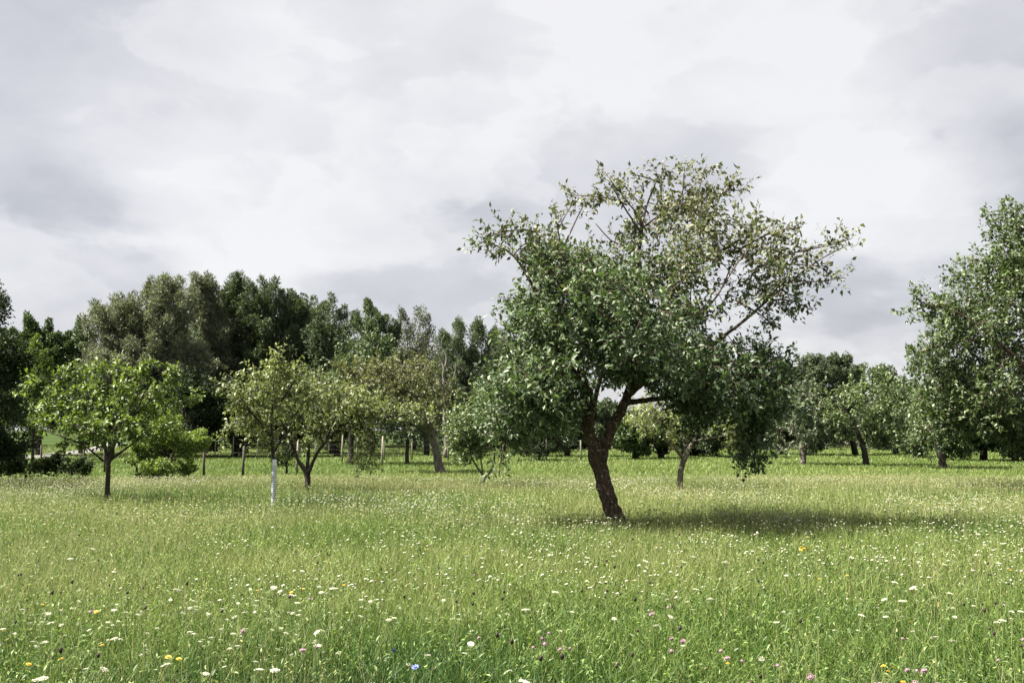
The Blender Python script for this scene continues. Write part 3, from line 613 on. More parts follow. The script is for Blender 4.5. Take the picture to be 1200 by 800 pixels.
    L = [[(1265, 585, 0, .26), (1262, 540, 0, .20), (1258, 500, 0, .18), (1245, 450, 0, .13), (1225, 390, -.2, .09), (1205, 330, -.3, .055), (1195, 270, -.3, .02), (1192, 240, -.3, .008)],
         [(1256, 490, 0, .10), (1220, 450, -.6, .07), (1180, 410, -1, .045), (1130, 370, -1, .02), (1085, 355, -1, .008)],
         [(1258, 500, 0, .10), (1280, 440, .4, .08), (1300, 360, .5, .05), (1290, 290, .5, .02)],
         [(1250, 470, 0, .08), (1210, 480, .8, .05), (1150, 485, 1, .025), (1110, 490, 1, .01)],
         [(1225, 390, -.2, .05), (1180, 350, .3, .035), (1150, 320, .3, .015), (1140, 300, .3, .007)],
         [(1240, 440, 0, .06), (1225, 380, 1.6, .04), (1215, 300, 1.8, .015)],
         [(1150, 485, 1, .02), (1115, 450, .7, .014), (1085, 430, .6, .008)]]
    B = [(1195, 275, -.1, 30, 34, 1, 12, 130, .2, .05), (1190, 330, -.1, 50, 34, 1.6, 18, 290, .24, .05), (1150, 320, .2, 30, 20, .8, 8, 60, .15, .05), (1165, 380, -.3, 60, 40, 1.8, 24, 400, .26, .0),
         (1105, 365, -.9, 40, 12, .6, 8, 55, .12, .05), (1080, 352, -1, 14, 6, .3, 2, 10, .08, .05), (1165, 440, 0, 70, 45, 2, 26, 520, .28, -.02), (1115, 420, 0, 32, 30, 1, 9, 110, .2, 0), (1170, 495, .3, 62, 28, 1.6, 18, 330, .24, .02),
         (1105, 470, .5, 38, 30, 1, 12, 170, .2, .0), (1085, 415, -.2, 16, 12, .4, 3, 16, .1, .04), (1085, 500, .6, 26, 16, .7, 5, 50, .15, .05),
         (1250, 330, 0, 60, 60, 2, 12, 260, .3, 0), (1270, 430, 0, 70, 60, 2.2, 14, 300, .32, 0), (1290, 500, 0, 50, 25, 1.8, 6, 110, .3, 0)]
    orchard_tree('large_fruit_tree', 'tall full crowned fruit tree cut off by the right edge of the photo', b, D, L, B, M_rightbig, M_bark, leaf=(.11, .065), nl=13, ns=12, shoot=(.18, .42), rtip=.0035, step=.15)
    # leaning trunk tree below it
    D = DD(545, .15); b = P(1106, HY+CH*F/D, D)
    L = [[(1107, 552, 0, .17), (1103, 535, 0, .14), (1098, 515, 0, .12), (1092, 480, 0, .08), (1085, 445, 0, .04), (1080, 425, 0, .02)], [(1100, 520, 0, .08), (1120, 490, .5, .05), (1135, 455, .5, .02)], [(1095, 500, 0, .06), (1070, 475, -.5, .04), (1055, 455, -.5, .02)]]
    B = [(1085, 470, 0, 34, 38, 1.4, 16, 240, .35, -.02), (1120, 485, .2, 36, 34, 1.4, 14, 220, .35, -.02), (1085, 515, 0, 24, 12, 1, 5, 60, .25, .06), (1075, 440, 0, 18, 18, .8, 5, 50, .25, 0)]
    orchard_tree('fruit_tree', 'dark green fruit tree with short leaning trunk under the tall right hand crown', b, D, L, B, M_midleaf, M_barkd, leaf=(.15, .09), nl=13, rtip=.005, shoot=(.2, .45))
    # bright tree in the right background
    D = DD(542, .15); b = P(1016, HY+CH*F/D, D)
    L = [[(1017, 550, 0, .16), (1014, 535, 0, .13), (1011, 520, 0, .12), (1000, 495, 0, .06), (985, 470, 0, .03), (978, 450, 0, .015)], [(1012, 522, 0, .09), (1018, 495, .2, .06), (1022, 460, .3, .03), (1022, 440, .3, .015)], [(1012, 515, 0, .07), (1035, 490, -.3, .04), (1050, 465, -.3, .02)]]
    B = [(985, 468, 0, 22, 26, 1.2, 10, 140, .3, .10), (1022, 462, 0, 28, 26, 1.4, 12, 180, .3, .10), (1045, 475, 0, 18, 24, 1.2, 8, 100, .3, .06), (1005, 498, 0, 34, 16, 1.2, 8, 120, .28, .03), (1035, 505, 0, 18, 12, 1, 4, 50, .25, 0), (1022, 442, .2, 12, 8, .5, 2, 16, .15, .1)]
    orchard_tree('fruit_tree', 'bright green tree with clumped crown and leaning trunk in the right background', b, D, L, B, M_smallap, M_barkd, leaf=(.14, .08), nl=12, rtip=.005, shoot=(.2, .45))
    # low crowned tree on a pale stump like trunk
    D = DD(541, .15); b = P(941, HY+CH*F/D, D)
    L = [[(942, 549, 0, .17), (941, 535, 0, .14), (940, 520, 0, .12), (940, 490, 0, .07), (942, 460, 0, .03)], [(940, 520, 0, .07), (925, 495, 0, .04), (915, 475, 0, .02)], [(940, 515, 0, .07), (955, 490, 0, .04), (962, 470, 0, .02)]]
    B = [(940, 500, 0, 34, 20, 1.3, 14, 210, .3, .03), (925, 475, 0, 26, 24, 1.2, 10, 130, .3, 0), (955, 470, .2, 24, 26, 1.2, 10, 130, .3, 0), (935, 522, 0, 22, 7, .8, 4, 36, .18, .08)]
    orchard_tree('fruit_tree', 'low crowned grey green fruit tree on a pale trunk, right of the hanging leafy bough', b, D, L, B, M_grey, M_barkp, leaf=(.14, .085), nl=12, rtip=.005, shoot=(.2, .4))
    # thick leaning trunk in the left background
    D = DD(548, .2); b = P(516, HY+CH*F/D, D)
    L = [[(517, 556, 0, .24), (514, 545, 0, .17), (511, 525, 0, .15), (503, 505, 0, .12), (488, 480, 0, .09), (465, 455, 0, .05), (440, 440, 0, .025), (415, 432, 0, .012)], [(506, 510, 0, .07), (515, 480, .4, .05), (520, 455, .4, .02)], [(488, 480, 0, .05), (475, 450, -.6, .03), (470, 432, -.6, .015)]]
    B = [(440, 440, 0, 34, 14, 1, 12, 130, .25, .05), (475, 448, 0, 34, 20, 1.2, 12, 170, .28, .02), (505, 470, .2, 24, 24, 1, 8, 110, .28, 0), (412, 433, 0, 14, 8, .4, 3, 20, .12, .06), (480, 475, -.3, 36, 20, 1, 8, 100, .25, -.04), (505, 500, .2, 20, 12, .7, 4, 36, .2, 0)]
    orchard_tree('leaning_fruit_tree', 'brownish green old fruit tree on a thick trunk leaning left, in front of the woods', b, D, L, B, M_brown, M_barkp, leaf=(.13, .07), nl=12, rtip=.005, shoot=(.2, .45))
    D = DD(541, .15); b = P(477, HY+CH*F/D, D)
    L = [[(477, 549, 0, .11), (477, 530, 0, .09), (477, 510, 0, .08), (470, 485, 0, .04), (460, 470, 0, .02)], [(477, 512, 0, .06), (488, 490, 0, .04), (495, 475, 0, .02)]]
    B = [(465, 488, 0, 32, 18, 1.2, 12, 170, .28, .04), (492, 490, 0, 26, 18, 1.2, 9, 130, .28, .0), (476, 508, 0, 40, 9, 1.2, 7, 90, .2, -.02), (478, 470, 0, 22, 10, 1, 5, 60, .22, .04)]
    orchard_tree('fruit_tree', 'round grey green fruit tree with straight black trunk beside the thick leaning one', b, D, L, B, M_grey, M_barkd, leaf=(.14, .085), nl=12, rtip=.005, shoot=(.2, .4))
    D = 47.0; b = np.array((gx(411, D), D, 0))
    L = [[(411, 546, 0, .16), (411, 530, 0, .14), (411, 510, 0, .12), (405, 480, 0, .08), (400, 450, 0, .03)], [(411, 512, 0, .08), (425, 480, 0, .05), (440, 440, 0, .02)]]
    B = [(425, 425, 0, 44, 22, 1.8, 16, 230, .35, .02), (410, 455, 0, 46, 26, 1.8, 16, 230, .35, -.02), (445, 460, 0, 34, 30, 1.6, 10, 140, .35, 0)]
    orchard_tree('fruit_tree', 'rounded green tree with broad dark trunk half hidden behind the vase shaped tree', b, D, L, B, M_midleaf, M_barkd, leaf=(.16, .09), nl=12, rtip=.006, shoot=(.2, .45))
orchard()
# ------------------------------------------------------------------ background trees, bushes, woods
def woods():
    G = 'trees of the wood behind the meadow'
    # big dark tree cut by the left edge, its shadow falls into the picture
    far_tree('large_dark_tree', 'big dark tree cut off by the left edge, nearly black below', 24.5, [(-70, 575), (-72, 500), (-75, 430)],
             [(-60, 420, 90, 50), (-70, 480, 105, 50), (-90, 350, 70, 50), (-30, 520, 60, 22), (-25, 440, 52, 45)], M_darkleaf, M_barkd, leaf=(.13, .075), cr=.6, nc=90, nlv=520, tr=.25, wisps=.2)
    far_tree('tall_dark_tree', 'tall dark tree top peeping in at the far left edge behind the near dark tree', 52, [(-40, 540), (-42, 420)],
             [(-30, 380, 42, 60), (-25, 460, 50, 60)], M_farleaf, M_barkd, leaf=(.22, .12), cr=1.0, nc=34, nlv=420, tr=.3)
    far_tree('shrub', 'bright yellow green bush glowing between the dark edge tree and the woods', 48, [(38, 540), (40, 480)],
             [(40, 416, 10, 12), (48, 432, 14, 14), (30, 440, 12, 14), (42, 462, 22, 26), (30, 490, 26, 26)], M_lime, M_barkd, leaf=(.14, .08), cr=.42, nc=44, nlv=240, wisps=.7, tintb=-.1, tr=.08, cat='shrub')
    far_tree('shrub', 'bright green bush reaching the ground right of the leftmost young tree', DD(553), [(196, 560), (196, 530)],
             [(195, 512, 40, 22), (215, 525, 24, 22), (172, 535, 26, 18), (200, 547, 40, 13)], M_lime, M_barkd, leaf=(.10, .06), cr=.30, nc=60, nlv=300, tr=.05, cat='shrub', zmin=.12, tintb=.15, wisps=.9, up=.2)
    far_tree('shrub', 'low ragged thicket coloured black for shade at the foot of the dark tree by the left edge', DD(556), [(30, 560), (30, 552)],
             [(-10, 546, 24, 16), (18, 549, 16, 10), (42, 552, 20, 6), (58, 547, 6, 9), (75, 553, 18, 4), (98, 555, 12, 3)], M_darkleaf, M_barkd, leaf=(.10, .06), cr=.20, nc=80, nlv=150, tr=.04, cat='shrub', zmin=.05, wisps=1.0, up=.6)  # near-black leaf colour stands in for the big tree's shade
    far_tree('shrub', 'small dark bush between the white guard and the vase shaped tree', 36, [(336, 556), (336, 545)],
             [(335, 532, 13, 14)], M_darkleaf, M_barkd, leaf=(.10, .06), cr=.35, nc=10, nlv=260, tr=.05, cat='shrub', zmin=.1)
    far_tree('shrub', 'big black green bush under the left half of the large crown', 52, [(632, 540), (632, 525)],
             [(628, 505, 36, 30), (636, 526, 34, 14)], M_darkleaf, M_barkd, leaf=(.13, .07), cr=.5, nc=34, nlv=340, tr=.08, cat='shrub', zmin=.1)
    # wood, left: name,label,D,trunk,ellipses,mat,params
    W = [
     ('conifer_like_tree', 'pointed mid green tree left of the silvery willow', 62, [(45, 530), (45, 420)], [(45, 400, 20, 24), (25, 410, 20, 20), (68, 415, 18, 22), (45, 440, 44, 34), (50, 475, 40, 30)], M_midleaf, dict(cr=.7, nc=70, stretch=1.2, wisps=.5)),
     ('small_leaved_tree', 'green rounded tree just left of the silvery willow', 66, [(95, 530), (95, 430)], [(93, 402, 18, 26), (100, 440, 36, 40), (80, 440, 20, 30)], M_poplar, dict(cr=.9, nc=26, stretch=1.2)),
     ('willow', 'silvery grey willow, widest crown of the wood on the left', 60, [(165, 530), (165, 430)], [(138, 385, 38, 30), (185, 372, 42, 40), (160, 430, 60, 44), (205, 430, 40, 40), (196, 348, 18, 18)], M_willow, dict(cr=1.0, nc=120, nlv=420, shell=.2, stretch=1.0, up=.3, leaf=(.30, .07), wisps=.45)),
     ('willow', 'grey green willow plume between the silvery willow and the dark tallest trees', 66, [(240, 530), (240, 420)], [(238, 350, 22, 26), (242, 395, 26, 40), (238, 440, 34, 36)], M_willow, dict(cr=1.0, nc=50, nlv=420, shell=.2, stretch=1.0, up=.35, leaf=(.30, .07), wisps=.4, tintb=-.12)),
     ('willow', 'tall dark willow with ragged top, left one of the tallest pair', 68, [(283, 530), (283, 400)], [(276, 350, 26, 28), (256, 372, 22, 30), (285, 400, 36, 50), (270, 450, 40, 40)], M_farleaf, dict(cr=.95, nc=70, nlv=400, shell=.2, stretch=1.05, up=.4, leaf=(.30, .075), wisps=.4, tintb=.2)),
     ('willow', 'tall dark willow with ragged top, right one of the tallest pair', 67, [(318, 530), (318, 400)], [(314, 350, 24, 26), (300, 376, 22, 28), (335, 374, 24, 26), (320, 410, 34, 46), (318, 455, 38, 40)], M_farleaf, dict(cr=.95, nc=70, nlv=400, shell=.2, stretch=1.05, up=.4, leaf=(.30, .075), wisps=.4, tintb=.15)),
     ('broadleaf_tree', 'dark green tree with sloping top right of the tallest pair', 68, [(352, 530), (352, 420)], [(345, 366, 24, 20), (362, 382, 26, 22), (355, 415, 36, 36), (355, 455, 38, 40)], M_farleaf, dict(cr=1.1, nc=40, tintb=.1)),
     ('broadleaf_tree', 'dark wood tree behind the rounded green orchard tree', 64, [(388, 530), (388, 420)], [(385, 410, 32, 34), (392, 455, 36, 40)], M_farleaf, dict(cr=1.1, nc=40)),
     ('poplar', 'open topped poplar with two feathery leaders left of the big pointed poplar', 76, [(383, 530), (383, 420)], [(366, 370, 9, 14), (384, 366, 10, 16), (398, 374, 8, 14), (385, 398, 30, 24), (385, 425, 34, 30)], M_poplar, dict(cr=.9, nc=24, stretch=1.15, up=.6, leaf=(.22, .10), wisps=.35, tintb=-.15)),
     ('poplar', 'pointed poplar standing highest between the tallest pair and the big crown', 72, [(436, 530), (436, 420)], [(430, 364, 9, 14), (418, 380, 10, 12), (445, 378, 12, 14), (456, 392, 12, 12), (437, 395, 32, 20), (436, 425, 38, 26)], M_poplar, dict(cr=.9, nc=34, stretch=1.15, up=.6, leaf=(.22, .10), wisps=.35, tintb=-.1)),
     ('poplar', 'thin leaved greyish tree with bare twigs showing, right of the pointed poplar', 76, [(485, 530), (485, 420)], [(474, 388, 9, 14), (494, 386, 14, 14), (490, 405, 24, 16), (488, 435, 34, 34)], M_willow, dict(cr=1.0, nc=26, nlv=240, stretch=1.5, up=.8, leaf=(.24, .09), wisps=.45, tintb=-.2)),
     ('poplar', 'light grey green feathery tree just left of the large crown', 70, [(545, 530), (545, 420)], [(540, 388, 10, 12), (525, 402, 10, 12), (558, 398, 12, 14), (575, 405, 10, 14), (545, 425, 36, 24), (548, 470, 40, 34)], M_poplar, dict(cr=.9, nc=48, stretch=1.15, up=.7, leaf=(.22, .08), wisps=.45, tintb=.05)),
     ('poplar', 'grey green feathery tree partly hidden behind the left edge of the large crown', 72, [(590, 530), (590, 430)], [(590, 425, 26, 34), (595, 475, 34, 36)], M_poplar, dict(cr=1.0, nc=36, stretch=1.15, up=.7, leaf=(.22, .08), wisps=.4, tintb=-.05)),
     ('broadleaf_tree', 'dark low tree of the wood behind the leaning old trunk', 62, [(500, 530), (500, 470)], [(500, 470, 44, 36), (470, 455, 30, 30)], M_farleaf, dict(cr=1.0, nc=40)),
     ('broadleaf_tree', 'low dark tree at the wood edge between silvery willow and left orchard tree', 58, [(130, 530), (130, 480)], [(120, 475, 46, 34), (90, 490, 30, 26)], M_farleaf, dict(cr=1.0, nc=40)),
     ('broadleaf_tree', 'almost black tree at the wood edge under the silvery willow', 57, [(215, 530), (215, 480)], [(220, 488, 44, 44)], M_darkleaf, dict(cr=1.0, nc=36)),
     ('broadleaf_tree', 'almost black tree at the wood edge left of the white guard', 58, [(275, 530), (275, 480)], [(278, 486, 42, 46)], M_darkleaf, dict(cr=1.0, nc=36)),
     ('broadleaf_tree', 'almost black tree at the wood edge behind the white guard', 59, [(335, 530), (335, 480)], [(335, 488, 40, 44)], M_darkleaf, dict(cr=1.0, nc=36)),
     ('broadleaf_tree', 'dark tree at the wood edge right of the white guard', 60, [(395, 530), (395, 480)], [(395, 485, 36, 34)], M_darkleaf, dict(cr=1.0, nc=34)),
     # right
     ('wind_bent_tree', 'dark flat topped tree leaning, left of a pair on the right skyline', 62, [(942, 530), (945, 470)], [(946, 432, 12, 7), (958, 426, 12, 5), (970, 428, 10, 5), (938, 444, 10, 8), (958, 445, 24, 14), (955, 465, 30, 18), (965, 495, 34, 30)], M_farleaf, dict(cr=.55, nc=95, nlv=260, tintb=.15, leaf=(.20, .07), wisps=.8, up=.1)),
     ('wind_bent_tree', 'dark flat topped tree leaning, right of a pair on the right skyline', 63, [(1003, 529), (990, 470)], [(980, 427, 11, 5), (992, 428, 10, 6), (1003, 440, 9, 8), (990, 445, 20, 12), (992, 462, 24, 18)], M_farleaf, dict(cr=.55, nc=64, nlv=260, tintb=.15, leaf=(.20, .07), wisps=.8, up=.1)),
     ('broadleaf_tree', 'soft green tree between the big crown and the flat topped pair', 64, [(915, 530), (915, 480)], [(912, 460, 22, 20), (905, 498, 30, 30), (918, 445, 12, 10)], M_midleaf, dict(cr=.9, nc=36, tintb=.1)),
     ('broadleaf_tree', 'low grey tree right of the bright tree on the right skyline', 66, [(1050, 530), (1050, 480)], [(1040, 448, 18, 12), (1055, 470, 26, 24), (1050, 504, 34, 26)], M_farleaf, dict(cr=.9, nc=36, tintb=.15)),
     ('broadleaf_tree', 'dark shrubby tree beneath the right hand crown with thin trunk', 52, [(1153, 537), (1153, 505)], [(1150, 505, 36, 30), (1120, 512, 30, 24)], M_midleaf, dict(cr=.8, nc=34)),
     ('broadleaf_tree', 'dark tree with forked trunk at the right edge under the tall crown', 50, [(1190, 540), (1190, 505)], [(1195, 503, 36, 38)], M_darkleaf, dict(cr=.8, nc=30)),
     ('broadleaf_tree', 'shady tree behind the leaning fruit tree at right', 58, [(1078, 532), (1078, 495)], [(1078, 506, 36, 26)], M_farleaf, dict(cr=.9, nc=30)),
     # middle, under the big crown
     ('small_tree', 'small wide tree under the big crown, just right of the leaning trunk', 55, [(745, 532), (745, 515)], [(745, 512, 30, 20)], M_midleaf, dict(cr=.6, nc=26, tintb=.1)),
     ('small_tree', 'small wide tree under the big crown, behind the pale barked tree', 56, [(775, 531), (775, 515)], [(775, 508, 26, 24)], M_midleaf, dict(cr=.6, nc=26, tintb=.0)),
     ('small_tree', 'soft grey green tree seen between the two forks of the leaning trunk', 60, [(705, 531), (705, 510)], [(706, 508, 30, 24), (700, 484, 24, 20)], M_poplar, dict(cr=.7, nc=30, tintb=-.1)),
     ('small_tree', 'dark tree behind the hanging leafy bough', 58, [(876, 531), (876, 505)], [(870, 503, 30, 30), (845, 510, 28, 24)], M_farleaf, dict(cr=.8, nc=30, tintb=0)),
     ('small_tree', 'dark tree behind the black bush left of the leaning trunk', 60, [(665, 531), (665, 505)], [(662, 502, 34, 32), (625, 490, 34, 40)], M_farleaf, dict(cr=.9, nc=36)),
     ('small_tree', 'dark tree behind the pale barked tree, right of its trunk', 60, [(815, 531), (815, 505)], [(812, 508, 30, 26)], M_farleaf, dict(cr=.8, nc=28)),
    ]
    for (nm, lb, D, tk, el, mt, kw) in W:
        p = dict(leaf=(.22, .11), cr=1.0, nc=30, nlv=520, tr=.2, group=G); p.update(kw); p['nlv'] = int(p['nlv']*.62); p['nc'] = int(p['nc']*2.1); p['cr'] *= .68; p['wisps'] = max(p.get('wisps', .4), .5)
        tk2 = [(tk[0][0], HY+CH*F/D)]+tk[1:]
        far_tree(nm, lb, D, tk2, el, mt, M_barkd, **p)
    # dead bare tree in front of the wood
    D = 56.0; b = np.array((gx(520, D), D, 0.)); t = thing('dead_tree', 'bare dead grey tree with crooked branches before the wood', 'tree', tuple(b)); mb = MB()
    for lm in ([(522, 537, 0, .12), (521, 480, 0, .10), (520, 440, 0, .08), (516, 418, 0, .05), (508, 402, 0, .02)], [(520, 440, 0, .06), (524, 418, .3, .05), (517, 405, .3, .03), (521, 392, .3, .012)],
               [(521, 455, 0, .06), (512, 440, -.3, .04), (503, 432, -.3, .015)], [(521, 465, 0, .06), (531, 445, .2, .04), (534, 425, .2, .015)], [(516, 418, 0, .03), (509, 415, -.3, .015), (501, 410, -.3, .008)]):
        q = resample(np.array([list(P(x, y, D+d)-b)+[r] for x, y, d, r in lm]), .3); q[1:, :3] += R.normal(size=(len(q)-1, 3))*.03; sweep(mb, q[:, :3], q[:, 3], 7, .1)
    link('trunk', mb.mesh('trunk', plain('dead_wood', (.11, .095, .08), .9, .3, 6), True), t)
    # depth of the wood behind: one mass of far foliage
    n = 300000; K = 900; far = MB()
    cx = R.uniform(-60, 75, K); cy = R.uniform(78, 108, K); px = cx/cy*F+600
    lim = np.interp(px, [-250, 0, 60, 110, 200, 300, 400, 470, 590, 640, 800, 900, 1000, 1100, 1400], [440, 400, 398, 405, 365, 365, 385, 405, 410, 470, 484, 472, 466, 470, 465])
    ok_ = ~((px > 22) & (px < 128)); cx, cy, lim, px = cx[ok_], cy[ok_], lim[ok_], px[ok_]; K = len(cx)
    hmax = CH+(HY-lim)/F*cy-1.2; cz = R.random(K)**.6*np.maximum(hmax, .9)
    k = R.integers(0, K, n); d = rdir(n)*np.array((1.9, 1.5, 1.5)); C = np.stack([cx, cy, cz], 1)[k]; Pp = C+d*(.5+.5*R.random(n))[:, None]; Pp[:, 2] = np.abs(Pp[:, 2])
    V, Fc, tt = leaves(Pp, unit(d+rdir(n)), unit(d+rdir(n)*.6), R.uniform(.2, .38, n), R.uniform(.1, .2, n), np.clip(.35+R.normal(size=n)*.2, 0, 1), simple=True)
    tag(link('far_wood', mk('far_wood', V, Fc, M_farleaf, tt)), 'dark depth of the wood and undergrowth behind the rows of trees', 'wood', kind='stuff')
woods()
# ------------------------------------------------------------------ fences and stakes
def fence(name, label, pts, hpost, wires, rp, wood, mesh_dx=0):
    q0 = np.array((gx(pts[0][0], pts[0][1]), pts[0][1], 0.)); root = thing(name, label, 'fence', tuple(q0))
    X = [np.array((gx(a, D), D, 0.))-q0 for a, D in pts]; rw = .0014*max(1, pts[0][1]/40)
    for i, x in enumerate(X):
        h = hpost*R.uniform(.9, 1.12); mb = MB(); tl = R.normal(size=2)*.03
        sweep(mb, np.array([x, x+np.array((tl[0]*.5, tl[1]*.5, h*.5)), x+np.array((tl[0], tl[1], h))]), np.array([rp, rp, rp*.92])*R.uniform(.85, 1.2), 8, .05)
        link('post', mb.mesh('post', wood), root)
    mb = MB(); 
    for z in wires:
        for a, b in zip(X[:-1], X[1:]):
            s = np.array([a+np.array((0, 0, z)), (a+b)/2+np.array((0, 0, z-.015)), b+np.array((0, 0, z))]); sweep(mb, s, np.full(3, rw), 4, 0, False)
    if mesh_dx:
        for a, b in zip(X[:-1], X[1:]):
            nn = max(1, int(np.linalg.norm(b-a)/mesh_dx))
            for t in np.arange(1, nn)/nn: p = a+(b-a)*t; sweep(mb, np.array([p+np.array((0, 0, wires[0])), p+np.array((0, 0, wires[-1]))]), np.full(2, rw*.7), 3, 0, False)
    link('wire', mb.mesh('wire', plain('wire', (.09, .09, .08), .5, .1)), root)
    return root
M_post = plain('weathered_wood', (.055, .045, .035), .9, .35, 12); M_stake = plain('pale_wood', (.22, .20, .155), .85, .2, 10)
fence('pasture_fence', 'low wire fence on dark wooden posts crossing the left meadow', [(-60, 41), (-25, 40.5), (9, 40), (34, 39.5), (54, 39.2), (79, 38.6), (103, 38), (128, 37.5), (165, 36.8), (205, 36), (243, 34), (288, 33.5)], .98, (.35, .62, .88), .042, M_post)
fence('mesh_fence', 'thin mesh fence on slim posts at the foot of the woods', [(-40, 58), (225, 57), (255, 56), (276, 56), (305, 55), (340, 54.5), (372, 54), (420, 53), (452, 52.5), (484, 52), (511, 52), (526, 51.5), (560, 51), (590, 51), (640, 51), (680, 51)], 1.15, (.1, .35, .6, .85, 1.1), .035, plain('grey_post', (.14, .13, .10), .9, .2), .45)
for (px, D, h, lb) in ((351, 37, 1.25, 'pale wooden stake behind the stems of the vase shaped tree'), (449.5, 44, 1.35, 'pale wooden stake standing alone left of the round grey green tree'), (403, 50, 1.5, 'pale wooden stake close to the broad trunk of the half hidden round tree')):
    mb = MB(); sweep(mb, np.array([(0, 0, 0), (0, 0, h*.5), (.02, 0, h)]), np.array([.045, .045, .04]), 8, .04)
    tag(link('wooden_stake', mb.mesh('wooden_stake', M_stake), None, (gx(px, D), D, 0)), lb, 'stake', 'pale stakes in the orchard')
# ------------------------------------------------------------------ flowers
def petmat(name, c, trans=.2):
    m, nt, N, L, bs = newmat(name); tc = N.new('ShaderNodeTexCoord'); n = N.new('ShaderNodeTexNoise'); n.inputs['Scale'].default_value = 150; L.new(tc.outputs['Object'], n.inputs['Vector'])
    cr = N.new('ShaderNodeValToRGB'); cr.color_ramp.elements[0].position = .3; cr.color_ramp.elements[0].color = c4([x*.75 for x in c]); cr.color_ramp.elements[1].color = c4(c)
    L.new(n.outputs[0], cr.inputs[0]); L.new(cr.outputs[0], bs.inputs['Base Color']); bs.inputs['Roughness'].default_value = .7
    return m
M_stem = plain('flower_stem', (.14, .20, .06), .7, .2)
M_white = petmat('white_petals', (.47, .465, .36)); M_yel = petmat('yellow_petals', (.60, .38, .03)); M_pink = petmat('pink_petals', (.34, .22, .26)); M_blue = petmat('blue_petals', (.14, .18, .48)); M_burn = petmat('burnet_head', (.022, .008, .008))
def dome(mb, c, r, h, nrm=None, ns=6):
    th = np.arange(ns)/ns*2*math.pi; V = [c+np.array((math.cos(t)*r, math.sin(t)*r, 0)) for t in th]+[c+np.array((math.cos(t)*r*.6, math.sin(t)*r*.6, h*.75)) for t in th]+[c+np.array((0, 0, h)), c-np.array((0, 0, h*.4))]
    q = [[i, (i+1) % ns, ns+(i+1) % ns, ns+i] for i in range(ns)]; t3 = [[ns+i, ns+(i+1) % ns, 2*ns] for i in range(ns)]+[[(i+1) % ns, i, 2*ns+1] for i in range(ns)]
    mb.add(np.array(V), [np.array(q), np.array(t3)])
def umbel_head(r, n, seed):
    rr = np.random.default_rng(seed); mb = MB(); hub = np.array((0, 0, -r*.75))
    for i in range(n):
        a = i*2.39996; q = math.sqrt((i+.5)/n)*r; c = np.array((math.cos(a)*q, math.sin(a)*q*.9, (1-(q/r)**2)*r*.22+rr.normal()*.002)); dome(mb, c, r*.17*rr.uniform(.8, 1.3), .0035, ns=5)
    return mb.mesh('flower_head', M_white)
def umbel_stem(h, r, seed):
    rr = np.random.default_rng(seed); mb = MB(); sweep(mb, np.array([(0, 0, -h), (.012, 0, -h*.5), (0, 0, -r*.9)]), np.array([.003, .0025, .002]), 5, 0, False)
    for i in range(7):
        a = i/7*2*math.pi; sweep(mb, np.array([(0, 0, -r*.95), (math.cos(a)*r*.3, math.sin(a)*r*.3, -r*.45), (math.cos(a)*r*.7, math.sin(a)*r*.65, 0.0)]), np.full(3, .0011), 3, 0, False)
    for i in range(4):
        a = rr.uniform(0, 6.28); z = -h+rr.uniform(.05, .25); sweep(mb, np.array([(0, 0, z), (math.cos(a)*.04, math.sin(a)*.04, z+.04), (math.cos(a)*.09, math.sin(a)*.09, z+.03)]), np.array([.002, .004, .001]), 4, 0, False)
    return mb.mesh('stem', M_stem)
def ray_head(r, n, mat, cup=.25, wide=.5, lift=.0):
    mb = MB(); a = np.arange(n)*2*math.pi/n; ax = np.stack([np.cos(a), np.sin(a), np.full(n, cup)], 1); V, Fc, tt = leaves(np.zeros((n, 3)), ax, np.tile([0, 0, 1.], (n, 1)), r, r*wide, np.full(n, .5), .1, .1); mb.add(V, Fc)
    V, Fc, tt = leaves(np.zeros((n, 3))+np.array((0, 0, .002)), ax*np.array((1, 1, 2.5)), np.tile([0, 0, 1.], (n, 1)), r*.7, r*wide*.8, np.full(n, .5), .1, .1); mb.add(V, Fc)
    dome(mb, np.array((0, 0, 0.001)), r*.35, r*.3); return mb.mesh('flower_head', mat)
def globe_head(r, h, mat, n=46, spike=.5):
    mb = MB(); zz = np.linspace(-h/2, h/2, 6); rd = r*np.sqrt(np.maximum(0.02, 1-(zz/(h/2))**2)); sweep(mb, np.c_[0*zz, 0*zz, zz], rd*.9, 8, 0, True)
    i = np.arange(n)+.5; ph = np.arccos(1-2*i/n); th = i*2.39996; d = np.stack([np.cos(th)*np.sin(ph), np.sin(th)*np.sin(ph), np.cos(ph)], 1)
    V, Fc, tt = leaves(d*np.array((r, r, h/2))*.8, d+np.array((0, 0, .4)), np.roll(d, 1, 1)+.1, r*spike, r*.35, np.full(n, .5), .1, .1); mb.add(V, Fc); return mb.mesh('flower_head', mat)
def simple_stem(h, bend=.02):
    mb = MB(); sweep(mb, np.array([(0, 0, -h), (bend, 0, -h*.5), (0, 0, 0)]), np.array([.0025, .002, .0016]), 4, 0, False); return mb.mesh('stem', M_stem)
ST = .50
stems = [simple_stem(ST, .02), simple_stem(ST, -.03)]
U = [(umbel_head(r, n, s), umbel_stem(ST, r, s)) for r, n, s in ((.034, 26, 1), (.040, 34, 2), (.025, 16, 3), (.046, 44, 4))]
Yl = [(ray_head(.020, 16, M_yel), stems[0])]; Pk = [(globe_head(.015, .026, M_pink), stems[1]), (globe_head(.019, .022, M_pink, 60, .7), stems[0])]
Bl = [(ray_head(.022, 9, M_blue, .5, .6), stems[0])]; Bn = [(globe_head(.0085, .024, M_burn, 40, .25), stems[1]), (globe_head(.0075, .017, M_burn, 34, .25), stems[0])]
